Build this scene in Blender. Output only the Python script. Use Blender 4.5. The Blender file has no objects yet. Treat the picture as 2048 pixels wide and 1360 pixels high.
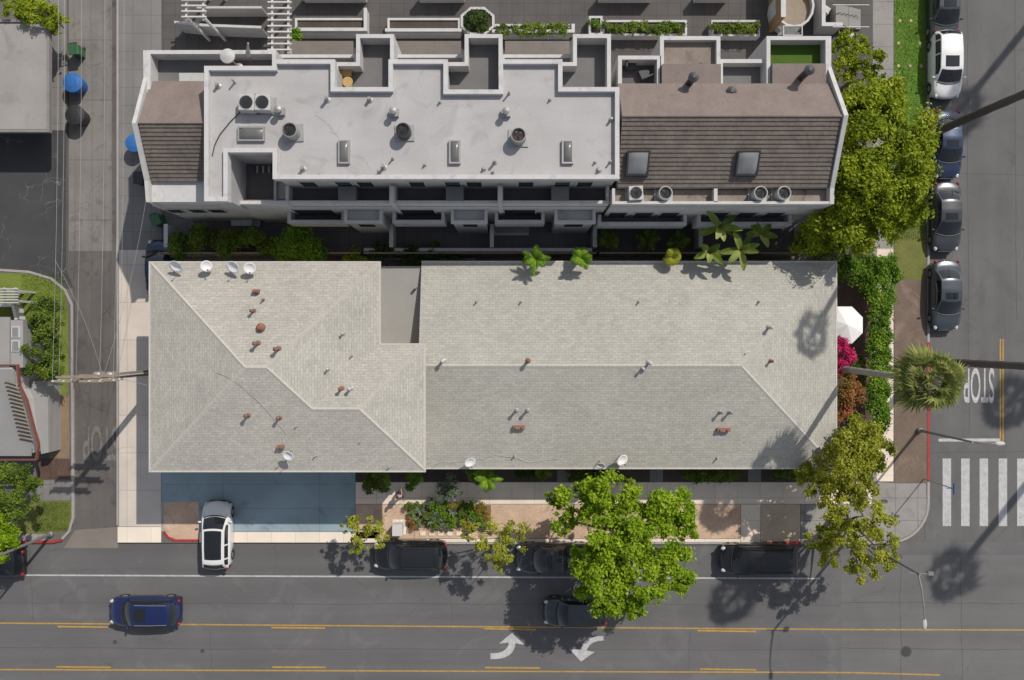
import bpy, bmesh, math, random
import numpy as np
from mathutils import Vector, Matrix
random.seed(5)
C = bpy.context.scene.collection
H = 53.333; K = 30.0
def T(px, py, z=0.0):
    f = (H - z) / H / K
    return ((px - 1024) * f, -(py - 680) * f)
def RC(x0, y0, x1, y1, z=0.0):
    a = T(x0, y1, z); b = T(x1, y0, z)
    return a[0], b[0], a[1], b[1]
# ------------------------------------------------------------- materials
MATS = {}
def M(name, col, rough=.85, var=.35, scale=.6, finev=.3, fine=18, bump=0.0, metal=0, joints=None, jdark=.6, streak=None, cracks=None, uvbrick=None, stain=None, coat=0):
    if name in MATS: return MATS[name]
    m = bpy.data.materials.new(name); m.use_nodes = True; MATS[name] = m
    nt = m.node_tree; N = nt.nodes; L = nt.links
    b = N['Principled BSDF']; b.inputs['Roughness'].default_value = rough; b.inputs['Metallic'].default_value = metal
    if coat: b.inputs['Coat Weight'].default_value = coat; b.inputs['Coat Roughness'].default_value = .05
    tc = N.new('ShaderNodeTexCoord')
    def noise(sc, det=4, vec=None, dist=0):
        n = N.new('ShaderNodeTexNoise'); n.inputs['Scale'].default_value = sc; n.inputs['Detail'].default_value = det
        n.inputs['Distortion'].default_value = dist
        L.new(vec or tc.outputs['Object'], n.inputs['Vector']); return n.outputs['Fac']
    def math_(op, a, bb, c=None):
        n = N.new('ShaderNodeMath'); n.operation = op
        for i, v in enumerate((a, bb, c)):
            if v is None: continue
            if hasattr(v, 'links'): L.new(v, n.inputs[i])
            else: n.inputs[i].default_value = v
        return n.outputs[0]
    f = math_('MULTIPLY_ADD', noise(scale, 5), var*2, 1-var)
    f2 = math_('MULTIPLY_ADD', noise(fine, 3), finev*2, 1-finev)
    f = math_('MULTIPLY', f, f2)
    if streak:
        mp = N.new('ShaderNodeMapping'); mp.inputs['Scale'].default_value = streak[:3]
        L.new(tc.outputs['Object'], mp.inputs['Vector'])
        s = math_('MULTIPLY_ADD', noise(1, 4, mp.outputs[0]), streak[3]*2, 1-streak[3])
        f = math_('MULTIPLY', f, s)
    if stain:
        n = noise(stain[0], 3, None, 1.5)
        r = N.new('ShaderNodeMapRange'); r.inputs['From Min'].default_value = .56; r.inputs['From Max'].default_value = .68
        r.inputs['To Min'].default_value = 1; r.inputs['To Max'].default_value = stain[1]
        L.new(n, r.inputs['Value']); f = math_('MULTIPLY', f, r.outputs[0])
    if joints or uvbrick:
        br = N.new('ShaderNodeTexBrick'); br.inputs['Scale'].default_value = 1
        if joints:
            br.offset = 0; bw, bh = joints; ms = .025; c1, c2, mo = 1.0, .93, jdark
            L.new(tc.outputs['Object'], br.inputs['Vector'])
        else:
            bw, bh, ms, c1, c2, mo = uvbrick; br.offset = .5
            L.new(tc.outputs['UV'], br.inputs['Vector'])
        br.inputs['Brick Width'].default_value = bw; br.inputs['Row Height'].default_value = bh
        br.inputs['Mortar Size'].default_value = ms; br.inputs['Mortar Smooth'].default_value = .3
        br.inputs['Color1'].default_value = (c1, c1, c1, 1); br.inputs['Color2'].default_value = (c2, c2, c2, 1); br.inputs['Mortar'].default_value = (mo, mo, mo, 1)
        f = math_('MULTIPLY', f, br.outputs['Color'])
    if cracks:
        nv = N.new('ShaderNodeTexNoise'); nv.inputs['Scale'].default_value = 1.1; L.new(tc.outputs['Object'], nv.inputs['Vector'])
        mx = N.new('ShaderNodeVectorMath'); mx.operation = 'MULTIPLY_ADD'
        L.new(nv.outputs['Color'], mx.inputs[0]); mx.inputs[1].default_value = (1.2, 1.2, 0); L.new(tc.outputs['Object'], mx.inputs[2])
        vo = N.new('ShaderNodeTexVoronoi'); vo.feature = 'DISTANCE_TO_EDGE'; vo.inputs['Scale'].default_value = cracks[0]
        L.new(mx.outputs[0], vo.inputs['Vector'])
        r = N.new('ShaderNodeMapRange'); r.inputs['From Min'].default_value = 0; r.inputs['From Max'].default_value = cracks[1]
        r.inputs['To Min'].default_value = cracks[2]; r.inputs['To Max'].default_value = 1
        L.new(vo.outputs['Distance'], r.inputs['Value'])
        msk = N.new('ShaderNodeMapRange'); msk.inputs['From Min'].default_value = .46; msk.inputs['From Max'].default_value = .56
        L.new(noise(.35, 2), msk.inputs['Value'])
        d = math_('SUBTRACT', r.outputs[0], 1.0); d = math_('MULTIPLY_ADD', d, msk.outputs[0], 1.0)
        f = math_('MULTIPLY', f, d)
    vm = N.new('ShaderNodeVectorMath'); vm.operation = 'SCALE'; vm.inputs[0].default_value = col
    L.new(f, vm.inputs['Scale']); L.new(vm.outputs[0], b.inputs['Base Color'])
    if bump:
        bp = N.new('ShaderNodeBump'); bp.inputs['Strength'].default_value = bump; bp.inputs['Distance'].default_value = .05
        L.new(f, bp.inputs['Height']); L.new(bp.outputs[0], b.inputs['Normal'])
    return m
def LEAF(name, dark, mid, light, trans=.3, nscale=.8):
    if name in MATS: return MATS[name]
    m = bpy.data.materials.new(name); m.use_nodes = True; MATS[name] = m
    nt = m.node_tree; N = nt.nodes; L = nt.links
    b = N['Principled BSDF']; b.inputs['Roughness'].default_value = .6; b.inputs['Specular IOR Level'].default_value = .25
    g = N.new('ShaderNodeNewGeometry'); tc = N.new('ShaderNodeTexCoord')
    n = N.new('ShaderNodeTexNoise'); n.inputs['Scale'].default_value = nscale; L.new(tc.outputs['Object'], n.inputs['Vector'])
    a = N.new('ShaderNodeMath'); a.operation = 'MULTIPLY_ADD'; a.inputs[1].default_value = .5; L.new(g.outputs['Random Per Island'], a.inputs[0])
    a2 = N.new('ShaderNodeMath'); a2.operation = 'MULTIPLY_ADD'; a2.inputs[1].default_value = 1.4; a2.inputs[2].default_value = -.45
    L.new(n.outputs['Fac'], a2.inputs[0]); L.new(a2.outputs[0], a.inputs[2])
    cr = N.new('ShaderNodeValToRGB'); e = cr.color_ramp.elements
    e[0].position = .1; e[0].color = (*dark, 1); e[1].position = .95; e[1].color = (*light, 1)
    k = e.new(.5); k.color = (*mid, 1)
    L.new(a.outputs[0], cr.inputs[0]); L.new(cr.outputs[0], b.inputs['Base Color'])
    tr = N.new('ShaderNodeBsdfTranslucent'); L.new(cr.outputs[0], tr.inputs['Color'])
    mx = N.new('ShaderNodeMixShader'); mx.inputs[0].default_value = trans
    L.new(b.outputs[0], mx.inputs[1]); L.new(tr.outputs[0], mx.inputs[2]); L.new(mx.outputs[0], N['Material Output'].inputs['Surface'])
    return m
asph = M('asphalt', (.118, .114, .112), .9, .2, .25, .22, 22, .1, streak=(.05, .9, 1, .26), cracks=(.22, .01, .86), stain=(.35, 1.14))
asph_e = M('asphalt_side_street', (.124, .119, .116), .9, .2, .3, .22, 22, .1, streak=(.9, .05, 1, .22), cracks=(.25, .01, .84), stain=(.4, .9))
asph_p = M('asphalt_patch', (.135, .13, .126), .9, .2, .4, .2, 22, .1, streak=(.05, 1.2, 1, .18), cracks=(.3, .01, .82))
asph_a = M('asphalt_alley', (.115, .103, .095), .92, .3, .5, .25, 20, .15, streak=(1.3, .08, 1, .25), cracks=(.5, .02, .65), stain=(.6, .8))
asph_d = M('asphalt_dark_drive', (.052, .051, .053), .9, .3, .5, .25, 20, .1, cracks=(.75, .012, 3.1))
conc = M('concrete', (.29, .27, .25), .88, .25, .5, .15, 16, .05, joints=(1.5, 1.5), stain=(.9, .85))
conc_al = M('concrete_alley', (.2, .182, .168), .88, .3, .5, .2, 16, .05, joints=(6, 4), jdark=.55, stain=(.8, .75), streak=(1.5, .12, 1, .22), cracks=(.5,.015,.6))
conc_b = M('concrete_lot_highlight', (.8, .69, .57), .85, .15, .7, .12, 16, .03, joints=(1.6, 3), jdark=.8)  # highlight over the lot is put into this colour, paler than street concrete
conc_w = M('concrete_warm_highlight', (.78, .66, .54), .85, .2, .7, .12, 16, .03, joints=(1.5, 1.5), jdark=.75)  # front walk: the lot's brightening is painted into the warm concrete tone
conc_dr = M('concrete_driveway', (.27, .35, .385), .85, .3, .35, .15, 16, .03, joints=(6.4, 1.6), jdark=.72, stain=(.5, .8), streak=(.2, .5, 1, .15))  # blue of sky-lit shade is put into the base colour; sky is desaturated
conc_g = M('concrete_grey', (.2, .19, .182), .88, .3, .5, .15, 16, .05, joints=(1.2, 1.2), jdark=.7)
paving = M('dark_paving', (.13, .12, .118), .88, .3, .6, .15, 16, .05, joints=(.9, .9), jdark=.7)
kerbm = M('kerb_concrete', (.33, .3, .28), .85, .2, 2)
redk = M('red_kerb_paint', (.35, .03, .03), .7, .3, 3)
dirt = M('dirt', (.54, .38, .27), .95, .35, .8, .3, 12, .2, stain=(.8, .8))
dirt_b = M('brown_dirt', (.165, .12, .09), .95, .35, .9, .35, 12, .3, stain=(.5, 1.35))
mulch = M('mulch', (.1, .06, .045), .95, .4, 1.2, .5, 14, .3)
gravel = M('gravel', (.24, .16, .1), .95, .3, 1.2, .6, 16, .4)
soil = M('dark_soil', (.07, .055, .045), .95, .4, 1.2, .5, 14, .3)
lotm = M('lot_ground', (.13, .12, .11), .95, .3, .4, .3, 12)
grassm = M('grass_ground', (.1, .19, .02), .95, .4, .7, .4, 14, .3)
grass_d = M('dry_grass_ground', (.15, .155, .04), .95, .45, .7, .5, 14, .3)
turf = M('artificial_turf', (.06, .12, .01), .95, .2, 1, .3, 25)
wmark = M('white_road_paint', (.44, .43, .42), .8, .35, 2.5, .4, 12)
wfade = M('faded_road_paint', (.165, .155, .145), .8, .4, 2.5, .5, 10)
ymark = M('yellow_road_paint', (.4, .24, .055), .8, .35, 2.5, .4, 12)
iron = M('cast_iron', (.05, .045, .045), .7, .2, 5, .3, 30)
seal = M('tar_seam', (.084, .081, .079), .85, .3, 3)
shing = M('grey_shingles', (.43, .405, .355), .92, .14, .3, .26, 7, .15, uvbrick=(.4, .16, .016, 1.03, .88, .74), stain=(.4, .94), streak=(.3, .9, 1, .07))
shing_c = M('grey_shingles_east', (.42, .40, .35), .92, .14, .3, .26, 7, .15, uvbrick=(.4, .16, .016, 1.03, .88, .74), stain=(.5, .94), streak=(.4, .8, 1, .07))
capm = M('ridge_cap', (.44, .41, .36), .9, .15, 3, .2, 12)
gutter = M('gutter_metal', (.5, .47, .42), .6, .1, 2)
stucco = M('cream_stucco', (.5, .46, .38), .9, .15, 1)
stucco_w = M('white_stucco', (.5, .485, .47), .88, .18, .8, .1, 14, stain=(.6, .88))
parap = M('white_parapet_cap', (.52, .505, .49), .85, .15, 1.2, .1, 14, stain=(1.2, .85))
whroof = M('white_membrane_roof', (.41, .392, .382), .88, .2, .45, .1, 12, .02, stain=(.5, .86), streak=(.15, 1.2, 1, .08), cracks=(.16, .004, .8))
deckm = M('grey_deck', (.155, .152, .15), .85, .2, 1, .12, 16)
deckd = M('dark_deck', (.11, .1, .1), .85, .3, 1, .12, 16)
tile = M('brown_tile', (.155, .128, .108), .88, .3, 1.1, .4, 6, .1, stain=(.9, .8), streak=(3, .4, 1, .2))
tile_lit = M('brown_tile_sunlit', (.2, .158, .138), .88, .22, .9, .25, 9, .08, streak=(2.5, .3, 1, .12))  # lighter tile copy: sunlight on the north slopes is put into the colour
brownflat = M('brown_flat_roof', (.24, .2, .165), .9, .4, 1.0, .25, 10, .1, stain=(1.1, .6))
corr = M('corrugated_grey', (.36, .345, .32), .7, .12, 1, .1, 16)
metal = M('galvanised_metal', (.34, .335, .325), .5, .2, 4, .1, 20, metal=.4)
metald = M('dark_metal', (.06, .06, .062), .5, .2, 4, .1, 20, metal=.4)
lampm = M('lamp_grey_metal', (.22, .22, .215), .6, .2, 4, .1, 20, metal=.3)
wht = M('white_paint', (.56, .54, .52), .6, .08, 3)
offw = M('off_white_metal', (.46, .45, .43), .6, .15, 3)
rust = M('rusted_vent', (.2, .115, .08), .85, .35, 6)
terra = M('terracotta', (.26, .11, .075), .8, .3, 6)
brick = M('red_brick', (.26, .13, .1), .85, .35, 8)
beige = M('beige_roof', (.3, .28, .26), .9, .2, .5, .12, 12, .02, stain=(.5, .85))
glassd = M('window_glass', (.03, .035, .04), .08, .1, 1, 0, 10)
glassl = M('skylight_glass', (.22, .22, .22), .2, .3, 1, 0, 10)
wood = M('bleached_wood', (.26, .21, .15), .85, .3, 3, .3, 20)
woodp = M('pole_wood', (.2, .16, .13), .9, .3, 3, .3, 20)
yell = M('yellow_rattan', (.45, .3, .12), .8, .2, 4)
redtr = M('red_brown_trim', (.2, .065, .05), .75, .2, 4)
bark = M('bark', (.13, .1, .075), .95, .35, 4, .4, 20, .3)
palmbark = M('palm_bark', (.3, .26, .22), .95, .3, 4, .4, 20, .3)
palmbark_d = M('palm_bark_dark', (.1, .08, .07), .95, .3, 4, .4, 20, .3)
plb = M('blue_plastic', (.03, .13, .36), .5, .1, 3); plg = M('green_plastic', (.04, .11, .05), .5, .1, 3); plk = M('black_plastic', (.03, .03, .032), .5, .1, 3)
tyre = M('tyre_rubber', (.02, .02, .02), .9, .1, 5); headl = M('headlight_lens', (.5, .52, .54), .1, .05, 3); tail = M('tail_light_lens', (.3, .01, .01), .2, .05, 3)
cloth_w = M('white_canvas', (.78, .76, .74), .9, .05, 3)
lf_bright = LEAF('leaf_bright', (.11, .2, .006), (.26, .39, .012), (.47, .58, .05), .4)
lf_ne = LEAF('leaf_yellow_green', (.1, .15, .006), (.27, .34, .012), (.46, .5, .05), .38)
lf_olive = LEAF('leaf_olive', (.15, .17, .015), (.34, .36, .03), (.54, .54, .09), .38)
lf_dark = LEAF('leaf_dark', (.025, .045, .01), (.06, .1, .02), (.13, .18, .04), .3)
lf_mid = LEAF('leaf_mid', (.045, .08, .01), (.12, .18, .02), (.24, .32, .04), .3)
lf_hedge = LEAF('leaf_hedge', (.05, .11, .006), (.14, .26, .015), (.3, .44, .04), .3)
lf_mag = LEAF('petals_magenta', (.25, .01, .05), (.6, .02, .14), (.8, .08, .28), .3)
lf_red = LEAF('petals_orange_red', (.1, .15, .02), (.38, .16, .05), (.7, .22, .14), .3)
lf_or = LEAF('petals_orange', (.08, .13, .02), (.25, .2, .03), (.65, .3, .06), .3)
lf_wh = LEAF('petals_white', (.06, .12, .02), (.16, .24, .06), (.75, .72, .6), .3)
lf_pale = LEAF('leaf_blue_grey', (.09, .13, .07), (.17, .22, .14), (.3, .36, .26), .3)
lf_palm = LEAF('palm_frond', (.05, .065, .012), (.14, .165, .03), (.33, .33, .09), .2)
lf_ban = LEAF('banana_leaf', (.05, .09, .01), (.16, .22, .03), (.4, .42, .14), .3)
# ------------------------------------------------------------- mesh builder
class MB:
    def __init__(s): s.v = []; s.f = []; s.uv = None
    def add(s, vs, fs):
        n = len(s.v); s.v += [tuple(v) for v in vs]; s.f += [tuple(i+n for i in f) for f in fs]; return s
    def box(s, x0, x1, y0, y1, z0, z1):
        return s.add([(x0,y0,z0),(x1,y0,z0),(x1,y1,z0),(x0,y1,z0),(x0,y0,z1),(x1,y0,z1),(x1,y1,z1),(x0,y1,z1)],
                     [(0,3,2,1),(4,5,6,7),(0,1,5,4),(1,2,6,5),(2,3,7,6),(3,0,4,7)])
    def obox(s, c, ang, lx, ly, z0, z1):
        ca, sa = math.cos(ang), math.sin(ang)
        P = [(c[0]+x*ca-y*sa, c[1]+x*sa+y*ca) for x, y in ((-lx/2,-ly/2),(lx/2,-ly/2),(lx/2,ly/2),(-lx/2,ly/2))]
        return s.prism(P, z0, z1)
    def prism(s, pts, z0, z1):
        n = len(pts); a = sum(pts[i][0]*pts[(i+1)%n][1]-pts[(i+1)%n][0]*pts[i][1] for i in range(n))
        if a < 0: pts = pts[::-1]
        return s.add([(p[0],p[1],z0) for p in pts]+[(p[0],p[1],z1) for p in pts],
                     [tuple(range(n-1,-1,-1)), tuple(range(n,2*n))]+[(i,(i+1)%n,n+(i+1)%n,n+i) for i in range(n)])
    def wall(s, pts, t, z0, z1, closed=True):
        n = len(pts); A = []; B = []
        for i in range(n):
            p = Vector(pts[i]); ds = []
            if closed or i > 0: d = p-Vector(pts[i-1]); ds.append(d.normalized())
            if closed or i < n-1: d = Vector(pts[(i+1)%n])-p; ds.append(d.normalized())
            nn = [Vector((-d.y, d.x)) for d in ds]; m = sum(nn, Vector((0,0)))
            m = m.normalized(); k = max(.35, m.dot(nn[0])); m = m*(t/2/k); A.append(p+m); B.append(p-m)
        zz = z1 if callable(z1) else (lambda p: z1)
        vs = []
        for a, b in zip(A, B): vs += [(a.x,a.y,z0),(b.x,b.y,z0),(b.x,b.y,zz(b)),(a.x,a.y,zz(a))]
        fs = []
        for i in range(n if closed else n-1):
            j = (i+1)%n
            for k in range(4): fs.append((4*i+k, 4*i+(k+1)%4, 4*j+(k+1)%4, 4*j+k))
        if not closed: fs += [(0,1,2,3), (4*n-4,4*n-1,4*n-2,4*n-3)]
        return s.add(vs, fs)
    def tube(s, pts, r, n=8):
        pts = [Vector(p) for p in pts]; m = len(pts); rr = r if isinstance(r, (list, tuple)) else [r]*m; vs = []
        for i, p in enumerate(pts):
            d = (pts[min(i+1,m-1)]-pts[max(i-1,0)]).normalized()
            if abs(d.z) < .9: u = d.cross(Vector((0,0,1))).normalized()
            else: u = d.cross(Vector((0,1,0))).normalized()
            w = d.cross(u)
            vs += [p+(u*math.cos(2*math.pi*k/n)+w*math.sin(2*math.pi*k/n))*rr[i] for k in range(n)]
        fs = [(i*n+k, i*n+(k+1)%n, (i+1)*n+(k+1)%n, (i+1)*n+k) for i in range(m-1) for k in range(n)]
        fs += [tuple(range(n-1,-1,-1)), tuple(range((m-1)*n, m*n))]
        return s.add(vs, fs)
    def lathe(s, c, prof, n=16):
        vs = [(c[0]+r*math.cos(2*math.pi*k/n), c[1]+r*math.sin(2*math.pi*k/n), c[2]+z) for r, z in prof for k in range(n)]
        m = len(prof)
        fs = [(i*n+k, i*n+(k+1)%n, (i+1)*n+(k+1)%n, (i+1)*n+k) for i in range(m-1) for k in range(n)]
        fs += [tuple(range(n-1,-1,-1)), tuple(range((m-1)*n, m*n))]
        return s.add(vs, fs)
    def ell(s, c, rx, ry, rz, n=10, m=6):
        vs = []
        for i in range(m+1):
            a = -math.pi/2+math.pi*i/m; ca = max(math.cos(a), .02)
            vs += [(c[0]+rx*ca*math.cos(2*math.pi*k/n), c[1]+ry*ca*math.sin(2*math.pi*k/n), c[2]+rz*math.sin(a)) for k in range(n)]
        fs = [(i*n+k, i*n+(k+1)%n, (i+1)*n+(k+1)%n, (i+1)*n+k) for i in range(m) for k in range(n)]
        fs += [tuple(range(n-1,-1,-1)), tuple(range(m*n, (m+1)*n))]
        return s.add(vs, fs)
    def build(s, name, mat, parent=None, loc=None, smooth=False, bevel=0, local=False, fix=True):
        off = Vector((0,0,0))
        if parent is not None and not local:
            q = parent
            while q is not None: off = off+Vector(q.location); q = q.parent
        if loc: off = Vector(loc)
        me = bpy.data.meshes.new(name); me.from_pydata([(v[0]-off.x, v[1]-off.y, v[2]-off.z) for v in s.v], [], s.f)
        if fix:
            bm = bmesh.new(); bm.from_mesh(me); bmesh.ops.recalc_face_normals(bm, faces=bm.faces); bm.to_mesh(me); bm.free()
        if smooth: me.polygons.foreach_set('use_smooth', [True]*len(me.polygons))
        if mat: me.materials.append(mat)
        if s.uv:
            ul = me.uv_layers.new(name='UVMap')
            for p in me.polygons:
                fn = s.uv[p.index]
                for li in p.loop_indices:
                    co = me.vertices[me.loops[li].vertex_index].co; ul.data[li].uv = fn((co.x+off.x, co.y+off.y, co.z+off.z))
        o = bpy.data.objects.new(name, me); C.objects.link(o)
        if parent is not None: o.parent = parent
        if loc: o.location = loc
        if bevel:
            b = o.modifiers.new('bevel', 'BEVEL'); b.width = bevel; b.segments = 2; b.limit_method = 'ANGLE'
        return o
def tag(o, label, cat, group=None, kind=None):
    if label: o['label'] = label
    if cat: o['category'] = cat
    if group: o['group'] = group
    if kind: o['kind'] = kind
    return o
def thing(name, label, cat, loc=(0,0,0), rz=0, group=None):
    o = bpy.data.objects.new(name, None); C.objects.link(o); o.location = loc; o.rotation_euler = (0,0,rz); o.empty_display_size = .3
    return tag(o, label, cat, group)
def struct(name, mb, mat, **k):
    o = mb.build(name, mat, **k); o['kind'] = 'structure'; return o
def sheet(name, pts, z, mat, label=None, zb=None):
    P = [T(*p) for p in pts]; return struct(name, MB().prism(P, (z-.003) if zb is None else zb, z), mat)
def rct(a, b, c, d): return [(a,b),(c,b),(c,d),(a,d)]
def arc(cx, cy, r, a0, a1, n=8): return [(cx+r*math.cos(math.radians(a0+(a1-a0)*i/n)), cy+r*math.sin(math.radians(a0+(a1-a0)*i/n))) for i in range(n+1)]
# ------------------------------------------------------------- setting
struct('ground', MB().box(-400, 400, -400, 400, -.5, -.01), lotm)
sheet('main_road', rct(-3500, 1084, 5000, 1500), .004, asph, zb=-.009)
sheet('side_street', rct(1850, -4000, 2160, 1084), .004, asph_e, zb=-.009)
sheet('road_patch', rct(1682, 1110, 2500, 1498), .008, asph_p)
sheet('alley_road', rct(138, -4000, 237, 1084), .004, asph_a, zb=-.009)
sheet('alley_concrete_lane', rct(138, -3900, 224, 502), .008, conc_al)
sheet('alley_apron', [(150,1060),(236,1054),(236,1096),(128,1096)], .012, M('apron_concrete', (.19, .165, .14), .88, .3, .5, .2, 16, .05))
corner = arc(1777, 1005, 80, 0, 90, 10)
sheet('city_block', [(237,-4000),(1857,-4000)]+corner+[(237,1085)], .12, lotm, zb=-.009)
sheet('west_block', [(-3500,-4000),(136,-4000),(136,540),(146,570),(150,600)]+arc(100,1038,48,0,90,8)+[(-3500,1086)], .12, lotm, zb=-.009)
sheet('far_block', rct(2160, -4000, 6000, 1084), .12, lotm, zb=-.009)
def ov(name, pts, mat, z=.126): return sheet(name, pts, z, mat)
ov('east_sidewalk', rct(1744, -3900, 1785, 962), conc)
ov('grass_verge', rct(1787, -3900, 1850, 455), grassm)
ov('dry_verge', rct(1787, 456, 1850, 560), grass_d)
ov('dirt_verge', rct(1787, 561, 1850, 964), dirt_b)
ov('corner_pavement', [(1744,963),(1787,966),(1850,966)]+arc(1777,1005,75,5,85,8)+[(1600,1080),(1600,1008),(1744,1008)], conc)
ov('front_sidewalk', rct(712, 964, 1743, 1007), conc_w)
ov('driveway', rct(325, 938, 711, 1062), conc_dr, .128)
ov('driveway_apron', rct(400, 1063, 760, 1084), conc_b)
ov('parkway_dirt', rct(830, 1008, 1480, 1076), dirt)
ov('parkway_path', rct(712, 1008, 829, 1076), dirt)
ov('parkway_dirt_by_corner', rct(1521, 1008, 1599, 1082), M('sandy_dirt', (.54, .42, .31), .95, .3, .8, .3, 12, .2))
ov('kerb_strip', rct(761, 1077, 1480, 1084), conc_b)
ov('cross_walkway', rct(1481, 1008, 1520, 1084), conc_w)
ov('parkway_sand', [(328,1003),(399,1003),(399,1078)]+[(345,1078),(332,1070),(328,1055)], dirt, .132)
ov('side_strip_concrete', rct(240, 500, 324, 1052), M('concrete_side_strip', (.58, .51, .44), .85, .2, .7, .12, 16, .03, joints=(3.2, 2.5), jdark=.7))  # paler beside the lot: its highlight is painted into the strip's concrete
ov('side_strip_apron', rct(237, 1053, 324, 1084), conc_b)
ov('side_strip_north', rct(240, -3900, 324, 499), conc_g)
ov('front_garden', rct(712, 895, 1640, 963), soil)
ov('carport_floor', rct(325, 561, 711, 937), conc_g)
ov('east_garden', rct(1641, 520, 1743, 894), mulch)
ov('bright_walk', rct(1752, 498, 1785, 515), conc_w, .13)
ov('bright_corner_walk', [(1752,560),(1785,560),(1785,962),(1752,962)], conc_w, .13)
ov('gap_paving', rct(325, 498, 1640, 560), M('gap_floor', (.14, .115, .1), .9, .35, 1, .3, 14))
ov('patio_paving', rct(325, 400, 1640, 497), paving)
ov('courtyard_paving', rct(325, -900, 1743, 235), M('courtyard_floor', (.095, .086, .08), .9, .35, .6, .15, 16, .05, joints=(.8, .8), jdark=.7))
for x in (1127, 1312, 1508): ov('entry_path', rct(x-13, 900, x+13, 963), conc_g, .13)
ov('dark_driveway', [(-800,262),(135,262),(135,540),(148,575),(136,578),(110,556),(60,542),(0,538),(-800,538)], asph_d)
ov('side_yard_concrete', rct(90, -500, 135, 261), conc_g)
ov('lawn', [(-500,543),(55,547),(100,560),(130,585),(138,620),(138,790),(-500,790)], M('lawn_ground', (.15, .19, .03), .95, .4, .8, .4, 14, .3))
ov('gravel_bed', rct(100, 791, 140, 916), gravel)
ov('mulch_bed', rct(78, 917, 142, 958), mulch)
ov('house_path', [(78,960),(150,960),(142,1000),(75,1000)], conc_g)
ov('corner_lawn', [(40,1001),(146,1001),(142,1050),(120,1066),(40,1066)], grass_d)
ov('west_pavement', rct(-900, 1067, 100, 1080), conc)
def tufts(name, rects, n, mat, h=.08, seed=1, z=.126):
    rg = np.random.default_rng(seed); v = []; f = []
    for (a,b,c,d), m in zip(rects, n):
        for _ in range(m):
            x, y = T(rg.uniform(a,c), rg.uniform(b,d)); t = rg.uniform(0, 6.28); l = rg.uniform(.05,.12); q = rg.uniform(0,6.28)
            k = len(v); v += [(x-.02*math.cos(t), y-.02*math.sin(t), z), (x+.02*math.cos(t), y+.02*math.sin(t), z), (x+l*math.cos(q), y+l*math.sin(q), z+rg.uniform(.4,1)*h)]; f.append((k,k+1,k+2))
    mb = MB(); mb.v = v; mb.f = f
    return mb.build(name, mat, fix=False)
tag(tufts('grass', [(1787,0,1850,480),(45,548,135,640),(75,1003,142,1062)], [9000,2600,2200], LEAF('grass_blade', (.05,.1,.008), (.13,.22,.015), (.24,.33,.04), .3, .5)), 'short green grass on the verge and small lawns', 'grass', kind='stuff')
def kerb(name, pts, mat, z=.14, t=.16): return struct(name, MB().wall([T(*p) for p in pts], t, -.005, z, False), mat)
kerb('kerb', [(1855,-3900),(1855,684)], kerbm); kerb('red_kerb', [(1855,685),(1855,962)], redk)
kerb('kerb', [(1855,963)]+arc(1776,1005,79,0,90,10)+[(1601,1085)], kerbm)
kerb('red_kerb', [(1600,1085),(1530,1085)], redk); kerb('kerb', [(1529,1085),(761,1085)], kerbm)
kerb('red_kerb', [(398,1080),(352,1080),(338,1074),(329,1062)], redk, .15)
kerb('kerb', [(327,1061),(326,1003)], kerbm, .15)
kerb('kerb', [(0-700,540),(0,540),(60,544),(104,557),(132,580),(146,610),(148,1035),(140,1062),(126,1077)], kerbm, .15)
kerb('red_kerb', [(125,1079),(108,1083),(40,1083)], redk, .15)
struct('alley_gutter', MB().wall([T(237,-3900), T(237,1050)], .14, -.005, .135, False), kerbm)
def mark(name, polys, mat, z=.013):
    mb = MB()
    for p in polys: mb.prism([T(*q) for q in p], z-.003, z)
    return struct(name, mb, mat)
def ln(x0,y0,x1,y1,w):
    d = Vector((x1-x0,y1-y0)).normalized(); n = Vector((-d.y,d.x))*w/2
    return [(x0+n.x,y0+n.y),(x1+n.x,y1+n.y),(x1-n.x,y1-n.y),(x0-n.x,y0-n.y)]
mark('lane_line', [ln(22,1150,1640,1157,3)], wmark)
mark('lane_line', [ln(-3000,1150,-60,1150,3)], wmark)
yl = lambda y0, y1: [ln(-3000,y0-12,0,y0,2.8), ln(0,y0,1700,y1,2.8)]
mark('centre_line', yl(1246,1259)+[ln(1700,1259,3000,1262,2.8)], ymark)
mark('centre_line', yl(1339,1345)+[ln(1700,1345,1880,1350,2.8)], ymark)
mark('centre_dashes', [ln(a,b+3,c,d+3,3.2) for a,b,c,d in ((115,1250,216,1251),(543,1252,650,1253),(967,1254,1072,1256),(1395,1258,1512,1260))], ymark, .016)
mark('centre_dashes', [ln(a,b,c,d,3.2) for a,b,c,d in ((113,1333.5,222,1334.5),(545,1334,652,1334.5),(970,1335,1080,1336),(1400,1338,1512,1339.5))], ymark)
mark('crosswalk', [rct(x,917,x+17,1052) for x in (1885,1922,1959,1997,2034,2071,2108)], wmark)
mark('stop_line', [rct(1877,877,1999,883)], wmark)
mark('side_centre_line', [rct(1999,678,2001.8,886), rct(2004.5,678,2007.3,886)], ymark)
rr_ = random.Random(9)
def seams(name, segs, z):
    mb = MB()
    for x0,y0,x1,y1,w in segs:
        n = 14; hz = abs(x1-x0) >= abs(y1-y0)
        pts = [T(x0+(x1-x0)*i/n+(0 if hz else rr_.uniform(-1.5,1.5)), y0+(y1-y0)*i/n+(rr_.uniform(-1.5,1.5) if hz else 0)) for i in range(n+1)]
        mb.wall(pts, w/K, z-.003, z, False)
    return struct(name, mb, seal)
seams('road_seam', [(-60,1206,1681,1210,1.1),(-60,1296,1681,1300,1.1),(900,1160,905,1243,1),(420,1260,424,1340,1),(1380,1262,1376,1342,1),(60,1100,66,1240,1)], .0075)
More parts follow.
